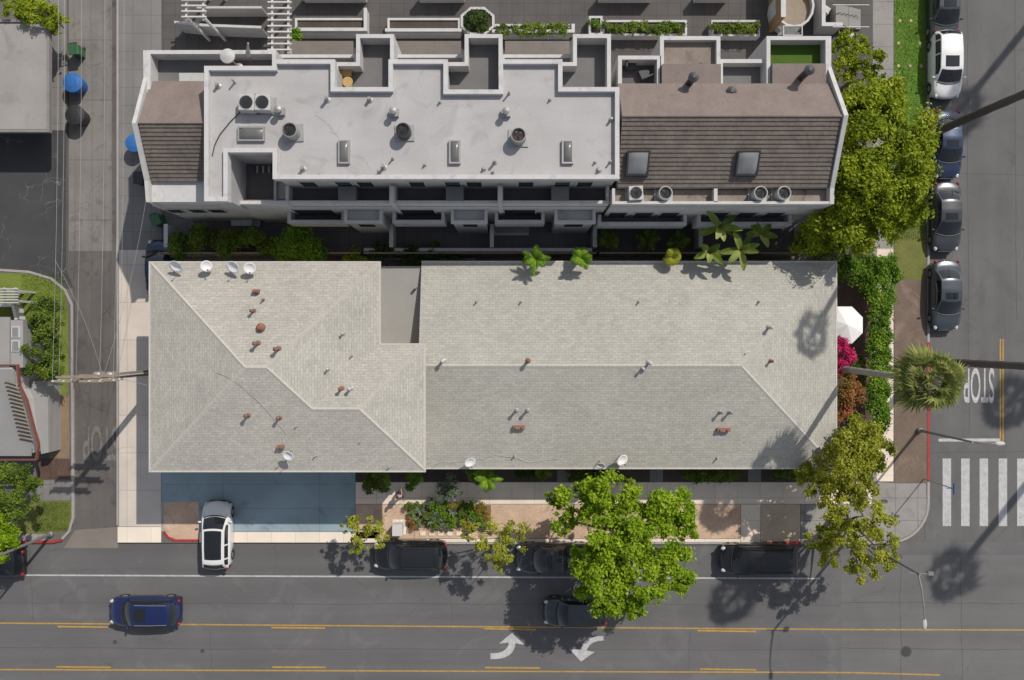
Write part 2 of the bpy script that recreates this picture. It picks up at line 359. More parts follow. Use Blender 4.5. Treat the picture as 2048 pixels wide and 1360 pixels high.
seams('road_seam', [(1682,1205,2060,1207,1.2),(1682,1296,2060,1300,1.2),(1800,1112,1803,1400,1.1),(1920,1112,1925,1400,1.1)], .0115)
seams('side_street_seam', [(1935,-60,1938,870,1.1),(1858,345,2060,350,1),(1858,905,2060,903,1.2),(2030,-60,2033,640,1)], .0075)
def bez(p0,p1,p2,n=8): return [((1-t)**2*p0[0]+2*t*(1-t)*p1[0]+t*t*p2[0], (1-t)**2*p0[1]+2*t*(1-t)*p1[1]+t*t*p2[1]) for t in [i/n for i in range(n+1)]]
a1 = bez((981,1306),(1014,1308),(1018,1285))+[(998,1287),(1024,1266),(1050,1290),(1031,1286)]+bez((1031,1286),(1028,1320),(981,1318))
mark('turn_arrow', [a1], wmark)
a2 = bez((1207,1272),(1168,1270),(1162,1299))+[(1139,1298),(1162,1323),(1189,1304),(1173,1301)]+bez((1173,1301),(1180,1281),(1207,1281))
mark('turn_arrow', [a2], wmark)
def text(name, body, px0, py0, px1, py1, rot, mat, z=.013):
    cu = bpy.data.curves.new('t', 'FONT'); cu.body = body; cu.extrude = .0015; cu.offset = .012
    to = bpy.data.objects.new('t', cu); C.objects.link(to); dg = bpy.context.evaluated_depsgraph_get(); dg.update()
    me = bpy.data.meshes.new_from_object(to.evaluated_get(dg)); bpy.data.objects.remove(to)
    co = np.array([v.co[:] for v in me.vertices]); mn = co.min(0); mxx = co.max(0)
    x0,x1,y0,y1 = RC(px0,py0,px1,py1)
    u = (co[:,0]-mn[0])/(mxx[0]-mn[0]); w = (co[:,1]-mn[1])/(mxx[1]-mn[1])
    if rot: u = 1-u; w = 1-w
    for i, v in enumerate(me.vertices): v.co = (x0+u[i]*(x1-x0), y0+w[i]*(y1-y0), z+(co[i,2]-mn[2]))
    me.materials.clear(); me.materials.append(mat)
    o = bpy.data.objects.new(name, me); C.objects.link(o); o['kind'] = 'structure'; return o
text('stop_marking', 'STOP', 1927, 736, 1988, 806, True, wmark)
text('faded_stop_marking', 'STOP', 166, 852, 236, 922, True, wfade)
mh = thing('manhole_cover', 'round iron manhole cover in the main road near the right', 'manhole cover', (*T(1812,1303),.011))
MB().lathe((0,0,0), [(.38,0),(.38,.008)], 28).build('frame', seal, mh, local=True)
MB().lathe((0,0,0), [(.31,.006),(.31,.013)], 28).build('cover', iron, mh, local=True)
for px,py,lb in ((230,1284,'small dark valve cover in the road below the blue wagon'),(1256,1234,'small dark valve cover in the road right of the hatchback'),(405,1302,'small dark valve cover in the road right of the blue wagon')):
    m_ = thing('valve_cover', lb, 'valve cover', (*T(px,py),.008)); MB().lathe((0,0,0), [(.13,0),(.13,.006)], 16).build('cover', iron, m_, local=True); MB().lathe((0,0,0), [(.05,.006),(.05,.01)], 10).build('lug', seal, m_, local=True)
# ------------------------------------------------------------- apartment building
EA, EC, SL = 6.3, 3.75, .27
ax0, ax1, ay0, ay1 = RC(301,526,758,941,EA); bx1, by1 = T(850,690,EA)
cx0, cx1, cy0, cy1 = RC(850,525,1671,935,EC); cxn = T(843,525,EC)[0]; cx0 = bx1-.46
dA = (ay1-ay0)/2; dB = (by1-ay0)/2; dC = (cy1-cy0)/2
def hip(x,y,x0,x1,y0,y1): return min(x-x0, x1-x, y-y0, y1-y)
def roofz(x, y):
    a = hip(x,y,ax0,ax1,ay0,ay1); b = hip(x,y,ax0,bx1,ay0,by1); c = min(cx1-x, y-cy0, cy1-y) if x >= bx1 else -9
    if a >= 0 or b >= 0: return EA+SL*max(a,b)
    if c >= -1: return EC+SL*max(c, 0)
    return EA
def onroof(px, py):
    z = 5
    for _ in range(10):
        x, y = T(px,py,z); z = roofz(x,y)
    return x, y, z
apt = thing('apartment_building', 'long low apartment building under pale grey shingle hip roofs in the middle', 'building', (0,0,.12))
yr = (ay0+ay1)/2; yB = (ay0+by1)/2; zA = EA+SL*dA; zB = EA+SL*dB
P_ = dict(sw=(ax0,ay0,EA), nw=(ax0,ay1,EA), ne=(ax1,ay1,EA), inn=(ax1,by1,EA), bne=(bx1,by1,EA), bse=(bx1,ay0,EA), r0=(ax0+dA,yr,zA), r1=(ax1-dA,yr,zA), b0=(ax1-dB,yB,zB), b1=(bx1-dB,yB,zB))
k = math.sqrt(1+SL*SL)
uN = lambda p: (p[0]+50, (ay1-p[1])*k); uS = lambda p: (p[0]+50, (p[1]-ay0)*k); uE = lambda p: (p[1]+50, (ax1-p[0])*k); uW = lambda p: (p[1]+50, (p[0]-ax0)*k)
uBN = lambda p: (p[0]+50, (by1-p[1])*k); uBE = lambda p: (p[1]+50, (bx1-p[0])*k)
def faces(mb, names, fl):
    mb.uv = []
    for ks, fn in fl:
        mb.add([names[q] if isinstance(q, str) else q for q in ks], [tuple(range(len(ks)))]); mb.uv.append(fn)
    return mb
rm = faces(MB(), P_, [(('nw','sw','r0'),uW), (('ne','nw','r0','r1'),uN), (('inn','ne','r1','b0'),uE), (('bne','inn','b0','b1'),uBN), (('bse','bne','b1'),uBE), (('sw','bse','b1','b0','r1','r0'),uS)])
rA = rm.build('roof', shing, apt, fix=False)
zC = EC+SL*dC; ycr = (cy0+cy1)/2; yin = by1
Q = dict(nw=(cxn,cy1,EC), nwi=(cxn,yin,EC+SL*(cy1-yin)), nwj=(cx0,yin,EC+SL*(cy1-yin)), r0=(cx0,ycr,zC), r1=(cx1-dC,ycr,zC), ne=(cx1,cy1,EC), se=(cx1,cy0,EC), sw=(cx0,cy0,EC))
rm = faces(MB(), Q, [(('ne','nw','nwi','nwj','r0','r1'), lambda p:(p[0]+50,(cy1-p[1])*k)), (('se','ne','r1'), lambda p:(p[1]+50,(cx1-p[0])*k)), (('sw','se','r1','r0'), lambda p:(p[0]+50,(p[1]-cy0)*k))])
rC = rm.build('roof', shing_c, apt, fix=False)
def caps(mb, a, b):
    a = Vector(a); b = Vector(b); d = (b-a); L_ = d.length; d.normalize(); s = d.cross(Vector((0,0,1))).normalized()*.12; n = int(L_/.28)
    for i in range(n):
        p = a+d*(L_*i/n); q = a+d*(L_*(i+1)/n+.02)
        up = Vector((0,0,.04)); u2 = Vector((0,0,.025))
        mb.add([p+s+Vector((0,0,-.02)), p+up, p-s+Vector((0,0,-.02)), q+s+Vector((0,0,-.03)), q+u2, q-s+Vector((0,0,-.03))], [(0,1,4,3),(1,2,5,4),(0,2,1),(3,4,5)])
    return mb
mb = MB()
for a,b in (('nw','r0'),('sw','r0'),('r0','r1'),('ne','r1'),('r1','b0'),('b0','b1'),('bne','b1'),('bse','b1')): caps(mb, P_[a], P_[b])
mb.build('ridge_cap', capm, apt)
mb = MB()
for a,b in (('r0','r1'),('ne','r1'),('se','r1')): caps(mb, Q[a], Q[b])
mb.build('ridge_cap', capm, apt)
MB().wall([(ax0-.05,ay0-.05),(bx1-.01,ay0-.05),(bx1-.01,by1+.05),(ax1+.05,by1+.05),(ax1+.05,ay1+.05),(ax0-.05,ay1+.05)], .1, EA-.14, EA+.015).build('gutter', gutter, apt)
MB().wall([(cx0+.1,cy0-.05),(cx1+.05,cy0-.05),(cx1+.05,cy1+.05),(cxn,cy1+.05)], .1, EC-.14, EC+.015, False).build('gutter', gutter, apt)
o_ = .5
MB().prism([(ax0+o_,ay0+o_),(bx1-o_,ay0+o_),(bx1-o_,by1-o_),(ax1-o_,by1-o_),(ax1-o_,ay1-o_),(ax0+o_,ay1-o_)], .13, EA-.02).build('wall', stucco, apt)
MB().box(cx0+.05,cx1-o_,cy0+o_,cy1-o_,.13,EC-.02).build('wall', stucco, apt)
gab = MB(); gab.add([(cxn+.02,cy1,EC),(cxn+.02,yin,Q['nwi'][2]-.01),(cxn+.02,yin,EC-1.5),(cxn+.02,cy1,EC-1.5)],[(0,1,2,3)]); gab.build('gable_wall', stucco, apt)
MB().box(ax0+.02,bx1-.08,ay0+.02,ay0+.48,EA-.13,EA-.03).build('soffit', stucco, apt)
LZ = 3.6
lx0,lx1,ly0,ly1 = RC(758,534,845,693,LZ)
lx0 = ax1-.49
mb = MB(); n = 52
for i in range(n):
    x = lx0+(cxn-lx0)*i/n; w = (cxn-lx0)/n
    mb.box(x+w*.15, x+w*.75, ly0, ly1+.0, LZ, LZ+.02)
mb.build('corrugation', corr, apt)
MB().box(lx0,cxn-.01,by1-.45,ly1+.05,LZ-.3,LZ-.002).build('link_roof', corr, apt)
MB().box(lx0,cxn-.02,by1-.45,ly1-.4,.13,LZ-.31).build('wall', stucco, apt)
for x in (340,400,460,520,580,640,700,760,820):
    wx, wy = T(x,0,EA)[0], ay0+o_; w = MB().box(wx-.5,wx+.5,wy-.04,wy+.02,3.2,4.4).build('window', wht, apt)
    MB().box(wx-.42,wx+.42,wy-.06,wy-.041,3.28,4.32).build('pane', glassd, w)
for x in (900,960,1060,1180,1250,1380,1440,1560,1620):
    wx, wy = T(x,0,EC)[0], cy0+o_; w = MB().box(wx-.5,wx+.5,wy-.04,wy+.02,1.3,2.5).build('window', wht, apt)
    MB().box(wx-.42,wx+.42,wy-.06,wy-.041,1.38,2.42).build('pane', glassd, w)
for x in (1127,1312,1508):
    wx = T(x,0,0)[0]; d = MB().box(wx-.45,wx+.45,cy0+o_-.05,cy0+o_+.02,.13,2.2).build('door', redtr, apt)
    MB().ell((wx+.35,cy0+o_-.08,1.1),.03,.03,.03,8,4).build('handle', metal, d)
def vent(px, py, kind):
    x,y,z = onroof(px,py)
    mt = {'r':rust,'w':offw,'m':metal,'d':metald,'t':terra,'b':brick}[kind[0]]; s = float(kind[1:] or 1)
    if kind[0] == 'b':
        v = MB().box(x-.36*s,x+.36*s,y-.11,y+.11,z-.2,z+.28).build('chimney', brick, apt)
        for dx in (-.2,.2): MB().lathe((x+dx*s,y,z+.28),[(.08,0),(.08,.1),(.05,.1)],10).build('flue', terra, v)
        return
    v = MB().lathe((x,y,z-.1),[(.055*s,0),(.055*s,.42*s+.1)],10).build('vent_pipe', mt, apt)
    MB().lathe((x,y,z-.1),[(.13*s,.0),(.12*s,.115),(.055*s,.17),(.055*s,.18)],12).build('flashing', mt if kind[0] in 'rt' else metal, v)
    if s > .8: MB().lathe((x,y,z+.40*s),[(.085*s,0),(.09*s,.05*s),(.03*s,.12*s)],12).build('cap', mt, v)
for px,py,kd in ((527,600,'r.8'),(508,622,'r1.2'),(516,687,'r1.5'),(557,698,'r1.5'),(687,667,'w.9'),(704,712,'m.7'),(657,738,'w.9'),(684,777,'t1.3'),(702,777,'w1.3'),(497,830,'r1.3'),(560,835,'r1.2'),(594,852,'w.6'),(632,911,'w.7'),(556,932,'w.6'),(780,933,'w.7'),(720,885,'m.4'),
    (953,604,'m.8'),(1042,604,'m.8'),(1277,604,'m.8'),(1517,604,'m.8'),(1537,655,'w1.4'),(1540,722,'r1.1'),(886,722,'w1.5'),(1056,722,'r1.5'),(1297,726,'w1.5'),(1284,737,'w1.1'),(1033,820,'m1.3'),(1055,820,'m1.3'),(1440,824,'m1.2'),(1459,824,'m1.2'),(1030,911,'w.8'),(1434,916,'w.8'),(1490,708,'m.4')):
    vent(px,py,kd)
for px,py,s in ((1038,854,1),(1446,859,1.1),(514,583,.5),(563,893,.5)): vent(px,py,'b%s'%s)
x,y,z = onroof(523,655)
MB().lathe((x,y,z-.1),[(.24,0),(.25,.3),(.12,.5),(.03,.52)],14).build('roof_turbine', terra, apt)
x,y = T(832,576,LZ); MB().lathe((x,y,LZ),[(.08,0),(.08,.5)],10).build('vent_pipe', metal, apt)
pts = [onroof(430+i*13, 745+ (i**1.5)*3.4) for i in range(12)]
MB().tube([(p[0],p[1],p[2]+.03) for p in pts], .01, 5).build('roof_cable', corr, apt)
pts = [onroof(858+i*22, 921+ (4*math.sin(i*.9)) -(8 if i in (6,7,8) else 0)) for i in range(13)]
MB().tube([(p[0],p[1],p[2]+.03) for p in pts], .014, 5).build('roof_cable', offw, apt)
def dish(px, py, r, label, face=(-.2,-.9)):
    x,y,zz = onroof(px,py)
    t = thing('satellite_dish', label, 'satellite dish', (x,y,zz), 0, 'satellite dishes on the apartment roof')
    MB().tube([(0,.15,0),(0,.15,.45),(0,0,.6)], .03, 6).build('mast', metal, t, local=True)
    d = MB(); n = 20; pr = [(0.02,0),(r*.4,.02),(r*.75,.06),(r,.12),(r*.98,.14),(r*.73,.08),(r*.38,.04),(.01,.02)]
    d.lathe((0,0,0), pr, n); ob = d.build('reflector', cloth_w, t, local=True, smooth=True)
    fx = Vector((face[0], face[1], 1.15)).normalized(); ob.location = (0,0,.6); ob.rotation_mode = 'QUATERNION'; ob.rotation_quaternion = fx.to_track_quat('Z','Y')
    e = Vector((0,0,.6))+fx*.45+Vector((0,-.12,-.1)); MB().tube([(0,-r*.8,.5), tuple(e)], .015, 5).build('feed_arm', metal, t, local=True)
    MB().ell(tuple(e), .05,.05,.07,8,5).build('receiver', metald, t, local=True)
dish(362,533,.4,'leftmost of the four satellite dishes along the north eave')
dish(420,533,.34,'second satellite dish from the left on the north eave',(.6,-.5))
dish(475,535,.4,'third satellite dish from the left on the north eave, close to the fourth',(-.3,-.7))
dish(506,537,.36,'rightmost dish of the four on the north eave',(.3,-.6))
dish(583,907,.34,'white satellite dish alone low on the western roof above the driveway',(-.2,-.6))
dish(940,920,.36,'white satellite dish on the south eave right of the western roof edge',(.5,-.7))
dish(1199,926,.26,'smaller satellite dish of the pair above the big tree')
dish(1240,916,.38,'larger satellite dish of the pair above the big tree',(.6,-.5))
# ------------------------------------------------------------- townhouse block
th = thing('townhouse_building', 'tall white townhouse row with flat white roof between two brown tiled ends', 'building', (0,12,.12))
Z3 = 9.3
RP = [(417,140),(552,140),(552,127),(668,127),(668,182),(783,182),(783,127),(892,127),(892,187),(1002,187),(1002,127),(1120,127),(1120,182),(1233,182),(1233,356),(553,356),(553,303),(455,303),(455,400),(417,400)]
rp = [T(a,b,Z3) for a,b in RP]
MB().prism(rp, 6.0, Z3).build('flat_roof', whroof, th)
MB().wall(rp, .24, Z3-.25, Z3+.32).build('parapet', parap, th)
fx0 = T(295,0,7.6)[0]; fx1 = T(1662,0,7.6)[0]; fyS = T(0,356,Z3)[1]
MB().box(fx0,fx1,fyS,T(0,182,Z3)[1],.12,5.99).build('wall', stucco_w, th)
def pit(name, poly, zf, zp, mat, t=.22, base=.13, walls=True, closed=True):
    p = [T(a,b,zp) for a,b in poly]
    d = MB().prism(p, base, zf).build(name, mat, th)
    if walls: MB().wall(p, t, base+.01, zp, closed).build('parapet', parap, th)
    return d
for dx in (0,217,434):
    pit('roof_deck', [(716+dx,72),(784+dx,72),(784+dx,150),(784+dx,215),(672+dx,215),(672+dx,128),(716+dx,128)], 6.7, 7.75, deckm)
ltf = M('lower_terrace_floor', (.15,.13,.12), .88, .3, 1, .15, 16, .05); lrb = M('lower_roof_brown', (.17,.145,.13), .9, .3, 1, .2, 14)
for a,b in ((556,712),(788,928),(1006,1145)):
    pit('lower_terrace', [(a,112),(b,112),(b,215),(a,215)], 3.6, 6.2, ltf, .2)
    MB().box(*RC(a+4,82,b-6,108,3.4), 3.2, 3.4).build('lower_roof', lrb, th)
Wx1 = T(417,0,Z3)[0]
pit('west_terrace', [(297,104),(548,104),(548,137),(548,240),(297,240)], 6.9, 7.9, deckm)
def gabled(x0, x1, yn, yrg, ys, zn, zr, zs, n):
    mb = MB(); ln_ = yrg-ys
    for i in range(n):
        ya = yrg-ln_*i/n; yb = yrg-ln_*(i+1)/n-.02; za = zr+(zs-zr)*i/n; zb = zr+(zs-zr)*(i+1)/n
        mb.add([(x0,ya,za-.1),(x1,ya,za-.1),(x1,yb,zb-.1),(x0,yb,zb-.1),(x0,ya,za),(x1,ya,za),(x1,yb,zb+.05),(x0,yb,zb+.05)],[(0,3,2,1),(4,5,6,7),(0,1,5,4),(1,2,6,5),(2,3,7,6),(3,0,4,7)])
    mb.build('tile_roof', tile, th)
    mb = MB(); ln_ = yn-yrg
    for i in range(n):
        ya = yrg+ln_*i/n; yb = yrg+ln_*(i+1)/n+.02; za = zr+(zn-zr)*i/n; zb = zr+(zn-zr)*(i+1)/n
        mb.add([(x0,ya,za-.1),(x1,ya,za-.1),(x1,yb,zb-.1),(x0,yb,zb-.1),(x0,ya,za),(x1,ya,za),(x1,yb,zb+.03),(x0,yb,zb+.03)],[(0,3,2,1),(4,5,6,7),(0,1,5,4),(1,2,6,5),(2,3,7,6),(3,0,4,7)])
    mb.build('upper_tile_roof', tile_lit, th)
    g = MB(); xa, xb = x0+.02, x1-.02
    ring = [(yn,zn-.12),(yrg,zr-.12),(ys,zs-.12),(ys,.12),(yn,.12)]
    g.add([(xa,y,z) for y,z in ring]+[(xb,y,z) for y,z in ring], [(0,1,2,3,4),(9,8,7,6,5)]+[(i,(i+1)%5,5+(i+1)%5,5+i) for i in range(5)])
    g.build('wall', stucco_w, th)
    MB().tube([(x0,yrg,zr+.02),(x1,yrg,zr+.02)], .07, 6).build('ridge_tile', tile_lit, th)
gabled(T(300,0,7.7)[0], Wx1-.13, T(0,163,7.6)[1], T(0,245,9.2)[1], T(0,362,7.5)[1], 7.6, 9.1, 7.5, 14)
def gwall(x, t, prof, nm='gable_parapet'):
    mb = MB(); n = len(prof)
    mb.add([(x-t/2,y,z) for y,z in prof]+[(x-t/2,y,.15) for y,z in prof]+[(x+t/2,y,z) for y,z in prof]+[(x+t/2,y,.15) for y,z in prof],
      [(i,i+1,n+i+1,n+i) for i in range(n-1)]+[(2*n+i,2*n+i+1,3*n+i+1,3*n+i) for i in range(n-1)]+[(i,i+1,2*n+i+1,2*n+i) for i in range(n-1)]+[(0,n,3*n,2*n),(n-1,2*n-1,4*n-1,3*n-1)])
    mb.build(nm, parap, th)
gwall(T(294,0,7.7)[0], .22, [(T(0,101,7.9)[1],7.95),(T(0,155,7.9)[1],7.9),(T(0,245,9.4)[1],9.3),(T(0,362,7.7)[1],7.8),(T(0,404,7.6)[1],7.6)])
x0,x1,y0,y1 = RC(300,364,414,404,7.3)
MB().box(x0-.1,T(452,0,Z3)[0]-.15,y0,y1+.02,.12,7.3).build('white_ledge', parap, th)
pit('recessed_terrace', [(460,309),(550,309),(550,402),(460,402)], 6.2, 6.6, deckd, .15)
MB().wall([T(457,398,7.4),T(457,404,7.4),T(575,404,7.4)], .2, .14, 7.28, False).build('parapet', parap, th)
MB().box(*RC(556,330,575,398,6.3),.12,6.3).build('wall', stucco_w, th)
FS = T(0,404,7.2)[1]
for a,b in ((574,783),(788,998),(1003,1216)):
    x0,_ = T(a,0,7.2); x1,_ = T(b,0,7.2)
    MB().box(x0,x1,FS,fyS+.1,.12,6.25).build('balcony_floor', deckd, th)
    MB().box(x0-.05,x1+.05,FS-.12,FS-.001,.12,6.2).build('lower_facade', stucco_w, th)
    MB().wall([(x0,fyS-.02),(x0,FS),(x1,FS),(x1,fyS-.02)], .17, 6.26, 7.2, False).build('balcony_parapet', parap, th)
    for xx in (x0+1.4, (x0+x1)/2+.4, x1-1.4):
        w = MB().box(xx-.5,xx+.5,fyS-.04,fyS+.05,7.0,8.4).build('window', offw, th); MB().box(xx-.42,xx+.42,fyS-.06,fyS-.041,7.1,8.3).build('pane', glassd, w)
    xm = x0+(x1-x0)*(.58 if a<1003 else .55)
    MB().box(xm-.5,xm+.5,FS+.12,fyS-.1,6.26,7.4).build('partition', deckm, th)
for x in (785.5,1000.5):
    xx = T(x,0,7.4)[0]; MB().box(xx-.12,xx+.12,FS-.18,fyS-.15,.14,7.9).build('divider_wall', parap, th)
for a,b in ((578,686),(788,886),(993,1086)):
    p = [T(a,415,4.4),T(a,443,4.4),T(b,443,4.4),T(b,415,4.4)]
    MB().prism(p, 2.9, 3.4).build('lower_balcony_floor', deckd, th)
    MB().wall([(p[0][0],FS-.13),p[1],p[2],(p[3][0],FS-.13)], .2, 2.85, 4.4, False).build('balcony_parapet', parap, th)
    w = MB().box(p[0][0]+.4,p[2][0]-.4,FS-.17,FS-.1,3.45,5.5).build('window', offw, th); MB().box(p[0][0]+.5,p[2][0]-.5,FS-.19,FS-.171,3.5,5.4).build('pane', glassd, w)
for a,b in ((692,762),(905,972),(1112,1188)):
    x0,x1,y0,y1 = RC(a,418,b,444,5.2)
    MB().box(x0,x1,y0,FS-.13,.12,4.9).build('bay', stucco_w, th)
    MB().wall([(x0,FS-.13),(x0,y0),(x1,y0),(x1,FS-.13)], .18, 4.91, 5.3, False).build('parapet', parap, th)
    w = MB().box(x0+.5,x1-.5,y0-.03,y0+.02,3.4,4.5).build('window', offw, th); MB().box(x0+.58,x1-.58,y0-.05,y0-.031,3.48,4.42).build('pane', glassd, w)
x0,x1,y0,y1 = RC(300,404,575,430,6)
wyw = T(0,404,7.3)[1]
MB().box(x0+.2,x1,wyw-.03,T(0,380,7.3)[1],.14,6.18).build('wall', stucco_w, th)
for px in (345,390,430,500,545):
    wx = T(px,0,5)[0]; w = MB().box(wx-.5,wx+.5,wyw-.09,wyw-.02,4,5.2).build('window', offw, th); MB().box(wx-.42,wx+.42,wyw-.11,wyw-.091,4.08,5.12).build('pane', glassd, w)
EX0 = T(1238,0,Z3)[0]+.12; EX1 = T(1664,0,8)[0]
gabled(EX0, EX1-.15, T(0,168,8.0)[1], T(0,232,9.8)[1], T(0,374,7.95)[1], 8.0, 9.75, 7.9, 16)
gwall(EX1, .24, [(T(0,72,7.6)[1],7.6),(T(0,133,7.6)[1],7.6),(T(0,232,9.8)[1],9.95),(T(0,376,8)[1],8.05),(T(0,408,8)[1],8.0)])
ys0 = T(0,406,8)[1]; ys1 = T(0,375,8)[1]
MB().box(EX0-.3,EX1-.14,ys0,ys1-.02,.12,7.45).build('roof_tray', brownflat, th)
MB().wall([(EX0-.25,ys1-.05),(EX0-.25,ys0+.02),(EX1-.14,ys0+.02)], .16, 7.2, 8.0, False).build('parapet', parap, th)
MB().box(EX0-.32,EX1-.13,ys0-.08,ys0-.001,.12,7.15).build('lower_facade', stucco_w, th)
MB().box(*RC(1428,377,1435,404,8.0),7.46,8.0).build('parapet_divider', parap, th)
for a,b in ((1200,1372),(1400,1583)):
    p = [T(a,425,4.6),T(a,446,4.6),T(b,446,4.6),T(b,425,4.6)]
    MB().prism(p, 2.9, 3.4).build('lower_balcony_floor', deckm, th)
    MB().wall([(p[0][0],ys0-.09),p[1],p[2],(p[3][0],ys0-.09)], .2, 2.85, 4.4, False).build('balcony_parapet', parap, th)
    for f in (.2,.5,.8):
        wx = p[0][0]+(p[2][0]-p[0][0])*f; w = MB().box(wx-.6,wx+.6,ys0-.13,ys0-.06,3.5,5.4).build('window', offw, th); MB().box(wx-.52,wx+.52,ys0-.15,ys0-.131,3.58,5.3).build('pane', glassd, w)
pit('east_terrace', [(1240,115),(1318,115),(1318,240),(1240,240)], 6.7, 7.7, deckd)
pit('east_roof_box', [(1324,76),(1437,76),(1437,170),(1324,170)], 7.3, 7.7, brownflat)
pit('east_terrace', [(1442,122),(1532,122),(1532,240),(1442,240)], 6.7, 7.4, deckm)
pit('turf_terrace', [(1537,76),(1655,76),(1655,170),(1537,170)], 6.9, 7.7, turf)
x0,x1,y0,y1 = RC(1324,128,1442,175,8.0); MB().box(x0,x1,y0,y1,7.2,8.0).build('upper_tile_roof', tile_lit, th)
x0,x1,y0,y1 = RC(1545,127,1652,172,8.0); MB().box(x0,x1,y0,y1,7.2,8.0).build('upper_tile_roof', tile_lit, th)
for px,py,h in ((1383,160,1.1),(1610,148,1.3),(1464,182,.5)):
    x,y = T(px,py,8.6); c = MB().lathe((x,y,7.9),[(.2,0),(.2,h)],12).build('flue_pipe', metald, th); MB().lathe((x,y,7.9+h),[(.28,0),(.3,.12),(.06,.22)],12).build('cap', metald, c)
def skylight(px,py,w,h,z,mat=glassl,tilt=0,frame=None):
    x,y = T(px,py,z); hw,hh = w/2/K*(H-z)/H, h/2/K*(H-z)/H
    f = MB(); f.wall([(x-hw,y-hh),(x+hw,y-hh),(x+hw,y+hh),(x-hw,y+hh)], .09, z-.1-abs(tilt)*hh, (lambda p: z+.2+tilt*(p[1]-y))); fo = f.build('skylight', frame or metal, th)
    g = MB(); n = 6
    for i in range(n+1):
        for j in range(n+1):
            u = i/n*2-1; v = j/n*2-1; g.v.append((x+u*hw*.95, y+v*hh*.95, z+.16+.14*(1-u**4)*(1-v**4)+tilt*v*hh))
    g.f = [(i*(n+1)+j,(i+1)*(n+1)+j,(i+1)*(n+1)+j+1,i*(n+1)+j+1) for i in range(n) for j in range(n)]
    g.build('pane', mat, fo, smooth=True)
for px,py,w,h in ((504,269,50,26),(689,305,20,44),(910,305,20,44),(1135,305,20,44)): skylight(px,py,w,h,Z3,M('smoky_skylight',(.13,.125,.12),.25,.3,1,0,10))
sl = (9.75-7.9)/(T(0,232,9.8)[1]-T(0,374,7.95)[1])
for px in (1275,1494): skylight(px,328,42,42,8.62,glassl,sl,metald)
def rvent(px,py,z,r=.07,h=.4,mat=metal):
    x,y = T(px,py,z); v = MB().lathe((x,y,z),[(r,0),(r,h)],8).build('vent_pipe', mat, th); MB().lathe((x,y,z),[(r*2,0),(r*2,.03),(r,.08)],10).build('flashing', mat, v)
for px,py in ((437,172),(607,338),(655,200),(768,335),(786,318),(758,345),(880,205),(986,345),(968,338),(990,325),(1018,188),(1190,325),(1198,340),(1222,240),(1220,325),(640,350),(470,165),(740,200),(1100,200),(850,330)): rvent(px,py,Z3,random.choice((.05,.07,.09)),random.choice((.25,.4,.55)))
for px,py in ((562,225),(789,228),(1012,228)):
    x,y = T(px,py,Z3); c = MB().box(x-.25,x+.25,y-.2,y+.2,Z3,Z3+.3).build('duct_box', metal, th); MB().lathe((x,y,Z3+.3),[(.14,0),(.14,.3),(.2,.32),(.2,.4),(.05,.48)],12).build('cap', metal, c)
MB().tube([(*T(a,b,Z3),Z3+.04) for a,b in [(512,188),(490,215),(460,245),(440,270),(430,290),(425,312)]], .03, 6).build('conduit', metald, th)
def ac(px,py,z,label,s=.85,mat=offw,rnd=True,grp='air conditioning units on the townhouse roof',rusty=False):
    x,y = T(px,py,z+.7); t = thing('air_conditioner', label, 'air conditioner', (x,y,z), random.uniform(-.05,.05), grp)
    h = .75; a = s/2
    MB().obox((0,-.0),0,s+.25,s+.1,0,.08).build('base_pad', metal, t, local=True)
    if rnd: MB().lathe((0,0,.08),[(a,0),(a,h-.1),(a*.95,h-.04),(a*.8,h-.04),(a*.78,h-.2),(a*.1,h-.2)],22).build('cabinet', mat, t, local=True)
    else:
        MB().obox((0,0),0,s,s,.08,h).build('cabinet', mat, t, local=True, bevel=.03)
        MB().lathe((0,0,h),[(a*.82,0),(a*.82,.02)],22).build('fan_well', metald, t, local=True)
    zz = h+.03 if not rnd else h-.08
    b = MB()
    for k in range(4):
        an = k*math.pi/2+.3; b.add([(0,0,zz),(a*.7*math.cos(an),a*.7*math.sin(an),zz),(a*.7*math.cos(an+.75),a*.7*math.sin(an+.75),zz+.02)],[(0,1,2)])
    b.build('fan', rust if rusty else metald, t, local=True, fix=False)
    if rnd: MB().lathe((0,0,h-.11),[(a*.76,0),(a*.76,.01)],20).build('fan_well', metald, t, local=True)
    g = MB()
    for r in (.25,.45,.65,.82): g.tube([(a*r*math.cos(q*.3927),a*r*math.sin(q*.3927),h+.07) for q in range(17)], .009, 4)
    for q in range(6): g.tube([(a*.85*math.cos(q*math.pi/6),a*.85*math.sin(q*math.pi/6),h+.065),(-a*.85*math.cos(q*math.pi/6),-a*.85*math.sin(q*math.pi/6),h+.065)], .009, 4)
    g.build('fan_guard', metald, t, local=True)
ac(493,205,Z3,'left air conditioner of the pair near the west end of the white roof',.85,offw,False)
ac(525,205,Z3,'right air conditioner of the pair near the west end of the white roof',.85,offw,False)
ac(580,260,Z3,'round grey air conditioner right of the wide skylight',.85,metal)
ac(806,260,Z3,'round dark air conditioner in the middle of the white roof',.8,metald)
ac(1037,270,Z3,'rusty air conditioner toward the east end of the white roof',.85,metal,True,rusty=True)
for i,(px,lb) in enumerate(((1272,'air conditioner at the left end of the brown roof tray'),(1331,'air conditioner second from left in the brown roof tray'),(1521,'round air conditioner third from left in the brown roof tray'),(1568,'round air conditioner at the right end of the brown roof tray'))):
    ac(px,386,7.46,lb,.8,offw,i!=0,'air conditioning units in the brown roof tray')
